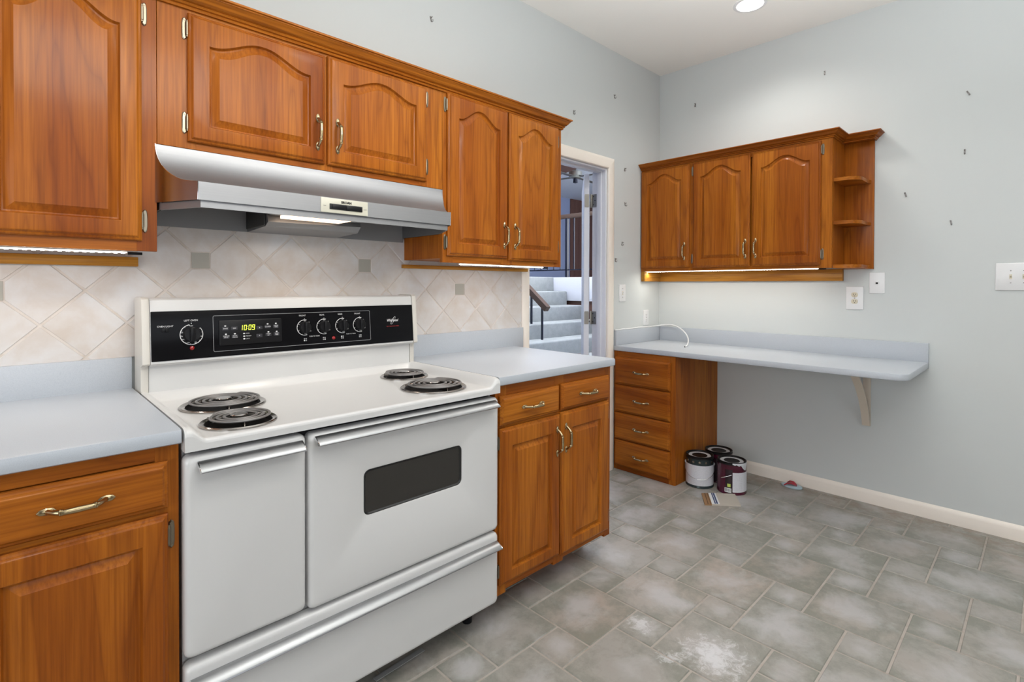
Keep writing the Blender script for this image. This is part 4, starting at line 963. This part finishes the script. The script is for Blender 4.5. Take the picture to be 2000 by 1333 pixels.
# ------------------------------------------------------------------ things left on the floor and desk
def m_label(name, base, ink, period, lo):
    m = mat(name, base, .45); N = NT(m); tc = N.n('ShaderNodeTexCoord'); s_ = N.n('ShaderNodeSeparateXYZ'); N.l(tc.outputs['Object'], s_.inputs[0])
    z = N.math('FRACT', N.math('MULTIPLY', s_.outputs['Z'], 1/period)); k = N.math('LESS_THAN', z, .42)
    n = N.noise(tc.outputs['Object'], 300, 2, .7); k = N.math('MULTIPLY', k, N.math('GREATER_THAN', n, .47)); 
    N.l(N.mix(N.math('MULTIPLY', k, .30), base, ink), N.b.inputs['Base Color']); return m
LABELW = m_label('printed_white_label', (0.66, 0.66, 0.70, 1), (0.25, 0.25, 0.27, 1), .006, 0); 
CANG = mat('dark_green_grey_can', (0.035, 0.050, 0.052, 1), .25, .3); CANK = mat('black_can_paint', (0.007, 0.006, 0.006, 1), .4, spec=.2); CANM = mat('maroon_can_paint', (0.070, 0.005, 0.020, 1), .25, coat=.2); CANP = mat('plum_black_label', (0.020, 0.008, 0.012, 1), .35)
LIDS = mat('scuffed_silver_lid', (0.58, 0.58, 0.59, 1), .4, .15); DRIED = mat('dried_black_paint', (0.008, 0.006, 0.006, 1), .3); WIRE = mat('bail_wire', (0.55, 0.55, 0.56, 1), .25, 1)
LIME = mat('lime_badge', (0.50, 0.62, 0.12, 1), .5); WHITEP = mat('white_paper', (0.78, 0.78, 0.78, 1), .5); SILVP = mat('white_paint_spill', (0.60, 0.61, 0.64, 1), .4)
R_ = .0825
def can(label, x, y, body, lidm, hgt=.192):
    t_ = thing('paint_can', label, 'paint can', (x, y, 0), 'old paint cans on the floor by the drawer cabinet')
    f_ = FZ(x, y, 0)
    MB().lathe([(R_-.004, .0005), (R_+.0015, .001), (R_+.0015, .006), (R_, .009), (R_, hgt-.018), (R_+.001, hgt-.016), (R_+.001, hgt-.010), (R_-.001, hgt-.008), (R_-.001, hgt-.003), (R_+.0005, hgt), (R_-.004, hgt+.001), (R_-.009, hgt-.003), (R_-.010, hgt-.006)], f_, 56, cap1=False, mis=[0]*5+[1]*8).build('can_body', [body, CANK], t_)
    b_ = MB(); b_.lathe([(R_-.0095, hgt-.006), (R_-.012, hgt-.0055), (R_-.016, hgt-.008), (.046, hgt-.0085), (.044, hgt-.0105), (.001, hgt-.011)], f_, 56, mis=[1, 1, 0, 1, 1], cap0=False); b_.build('lid', lidm, t_)
    return t_, f_
def wrap(t_, name, x, y, a0, a1, z0, z1, m_, off=.0006):
    b_ = MB(); f_ = FZ(x, y, 0); b_.lathe([(R_+off, z0), (R_+off, z1)], f_, 24, a0=math.radians(a0), a1=math.radians(a1)); return b_.build(name, m_, t_)
# seen from the camera the near side of each can points to about 206 degrees
x, y = -.437, -.5470
t_, f_ = can('dark green-grey paint can with white label and hanging wire handle', x, y, CANG, [LIDS, CANK])
wrap(t_, 'paper_label', x, y, 108, 306, .016, .140, LABELW)
wrap(t_, 'label_back_panel', x, y, -50, 100, .016, .140, CANK)
b = MB()
for a in (150, 180, 206, 232, 262):
    q = math.radians(a); b = MB(); b.lathe([(.007, 0), (.0065, .002), (.001, .0035)], Fr((x+(R_+.001)*math.cos(q), y+(R_+.001)*math.sin(q), .160), (-math.sin(q), math.cos(q), 0), (0, 0, 1), (math.cos(q), math.sin(q), 0)), 12); b.build('lid_clip', PEWTER, t_)
def bail(t_, x, y, a_mid, drop, out, zt):
    q0 = math.radians(a_mid-92); q1 = math.radians(a_mid+92); pts = []
    for i in range(29):
        s_ = i/28; q = q0+(q1-q0)*s_; rr_ = R_+.004+out*math.sin(PI*s_); pts.append((x+rr_*math.cos(q), y+rr_*math.sin(q), zt-drop*math.sin(PI*s_)**.8))
    MB().tube(pts, .0017, 8).build('wire_handle', WIRE, t_)
    b_ = MB()
    for q in (q0, q1): b_.lathe([(.010, 0), (.009, .004), (.004, .007), (.001, .007)], Fr((x+R_*math.cos(q), y+R_*math.sin(q), zt), (-math.sin(q), math.cos(q), 0), (0, 0, 1), (math.cos(q), math.sin(q), 0)), 14)
    b_.build('handle_ear', LIDS, t_)
bail(t_, x, y, 206, .075, .010, .135)
x, y = -.392, -.7300
t_, f_ = can('maroon paint can with white side label, in front of the others', x, y, CANM, [LIDS, CANK])
wrap(t_, 'dark_front_label', x, y, 178, 206, .010, .150, CANP)
wrap(t_, 'paper_label', x, y, 206.5, 292, .018, .135, LABELW, .0009)
b = MB(); zt = .190                       # white paint run on the right of the rim
L0 = [206, 215, 222, 232, 240, 250, 258, 268, 276, 286]; dep = [.006, .012, .008, .016, .012, .030, .040, .045, .020, .008]
top_ = [Vector((x+(R_+.0018)*math.cos(math.radians(a)), y+(R_+.0018)*math.sin(math.radians(a)), zt)) for a in L0]; lo_ = [Vector((q.x, q.y, zt-d_)) for q, d_ in zip(top_, dep)]
b.loops([top_, lo_], closed=False, cap0=False, cap1=False); b.build('paint_drip', SILVP, t_)
wrap(t_, 'green_badge', x, y, 186, 199, .047, .066, LIME, .0012)
wrap(t_, 'barcode_label', x, y, 175, 202, .014, .040, WHITEP, .0012)
b = MB()
for i, (a, wd) in enumerate(((178, 1.6), (180.5, .8), (182.4, 1.8), (185.4, .7), (187.4, 1.3), (190.3, .7), (192, 1.6), (195.2, .8), (197.4, 1.2))): b.lathe([(R_+.0016, .019), (R_+.0016, .037)], f_, 4, a0=math.radians(a), a1=math.radians(a+wd))
b.build('barcode', DRIED, t_)
q0, q1 = math.radians(176), math.radians(206)
MB().tube([(x+(R_+.004)*math.cos(math.radians(203)), y+(R_+.004)*math.sin(math.radians(203)), .122), (x+(R_+.012)*math.cos(math.radians(185)), y+(R_+.012)*math.sin(math.radians(185)), .110), (x+(R_+.020)*math.cos(math.radians(168)), y+(R_+.020)*math.sin(math.radians(168)), .098)], .0022, 8).build('wire_handle', WIRE, t_)
x, y = -.262, -.590
t_, f_ = can('dark paint can standing behind the other two cans', x, y, CANM, [LIDS, CANK], .194)
wrap(t_, 'dark_front_label', x, y, 150, 232, .010, .155, CANP)

# flat packet on the floor
f2 = Fr((-.588, -.7480, 0), Vector((.83, -.56, 0)).normalized(), Vector((.56, .83, 0)).normalized(), (0, 0, 1))
PC = [Vector((-.584, -.631, 0)), Vector((-.722, -.718, 0)), Vector((-.592, -.868, 0)), Vector((-.4565, -.777, 0))]     # kraft end first, then round
def pq(s_, r_, z): return PC[0].lerp(PC[3], s_).lerp(PC[1].lerp(PC[2], s_), r_) + Vector((0, 0, z))
t = thing('cardboard_packet', 'flat cream cardboard packet with blue stripes on the floor before the cans', 'packet', (-.588, -.748, 0))
def slab(name, s0, s1, z0, z1, m_, r0=0.0, r1=1.0):
    MB().loops([[pq(s0, r0, z0), pq(s1, r0, z0), pq(s1, r1, z0), pq(s0, r1, z0)], [pq(s0, r0, z1), pq(s1, r0, z1), pq(s1, r1, z1), pq(s0, r1, z1)]]).build(name, m_, t, smooth=False)
CARD = mat('cream_card', (0.52, 0.47, 0.40, 1), .7); KRAFT = mat('kraft_card', (0.30, 0.165, 0.075, 1), .7); BLUEP = mat('navy_print', (0.04, 0.07, 0.17, 1), .6); KRD = mat('dark_kraft_edge', (0.11, 0.055, 0.025, 1), .8)
slab('card_sleeve', .20, 1.0, .0006, .010, CARD); slab('kraft_flap', .0, .20, .0006, .008, KRAFT)
slab('white_band', .205, .42, .0102, .0106, WHITEP); slab('blue_stripe', .28, .315, .0107, .0111, BLUEP, .02, .98); slab('blue_stripe', .33, .375, .0107, .0111, BLUEP, .02, .98)
slab('fold_line', .085, .105, .0081, .0087, KRD); slab('fold_line', .165, .18, .0081, .0087, KRD)
# small sandal
SOLE = mat('pale_blue_foam', (0.44, 0.56, 0.62, 1), .6); STRAP = mat('red_strap', (0.42, 0.03, 0.05, 1), .5); NAVYS = mat('navy_strap_edge', (0.03, 0.05, 0.12, 1), .5)
t = thing('flip_flop', 'tiny pale blue flip-flop with red strap by the skirting board', 'sandal', (-.062, -.966, 0))
f2 = Fr((-.066, -.966, .0006), (0, -1, 0), (1, 0, 0), (0, 0, 1))
out = [(.060*math.cos(a)*(1.0), .034*math.sin(a)*(1+.16*math.cos(a))) for a in [2*PI*i/40 for i in range(40)]]
MB().loops([[f2.p(a*.97, c_*.97, 0) for a, c_ in out], [f2.p(a, c_, .002) for a, c_ in out], [f2.p(a, c_, .009) for a, c_ in out], [f2.p(a*.96, c_*.96, .011) for a, c_ in out]]).build('sole', SOLE, t, 50)
def strap_path(sg): return [f2.p(.028, 0, .011), f2.p(.020, sg*.005, .019), f2.p(.002, sg*.016, .026), f2.p(-.020, sg*.027, .023), f2.p(-.034, sg*.032, .011)]
b = MB()
for sg in (-1, 1): b.tube(strap_path(sg), [.004, .009, .011, .010, .008], 8, flat=.40)
b.build('strap', STRAP, t)
b = MB()
for sg in (-1, 1): b.tube([q+Vector((0, 0, .0025)) for q in strap_path(sg)], .0014, 6)
b.build('strap_edge', NAVYS, t)

# white cable lying along the desk upstand and drooping to the desk
def catmull(pts, n=8):
    pts = [Vector(q) for q in pts]; out = []
    for i in range(len(pts)-1):
        p0_, p1_, p2_, p3_ = pts[max(i-1, 0)], pts[i], pts[i+1], pts[min(i+2, len(pts)-1)]
        for k in range(n):
            s_ = k/n; out.append(.5*((2*p1_)+(p2_-p0_)*s_+(2*p0_-5*p1_+4*p2_-p3_)*s_*s_+(3*p1_-p0_-3*p2_+p3_)*s_**3))
    return out+[pts[-1]]
t = thing('cable', 'white cable draped over the desk upstand with its end on the desk', 'cable', (-.3, -.1, .945))
cp = catmull([(-.594, -.012, .9475), (-.54, -.012, .9475), (-.50, -.016, .9490), (-.40, -.012, .9475), (-.31, -.010, .9500), (-.20, -.012, .9475), (-.08, -.016, .9485), (-.035, -.055, .9560), (-.035, -.13, .9600), (-.055, -.20, .9440), (-.105, -.275, .910), (-.185, -.335, .878), (-.275, -.375, .853), (-.34, -.392, .8460)])
MB().tube(cp, .0042, 8).build('cord', PLATE, t)
b = MB(); e = Vector((-.34, -.392, .8460)); d = (cp[-1]-cp[-3]).normalized(); b.tube([e, e+d*.006], .0040, 8); b.build('cord_end', BLACKP, t)
MB().tube([(-.53, -.012, .9475), (-.505, -.015, .9488)], .0046, 8).build('connector', PLATE, t)
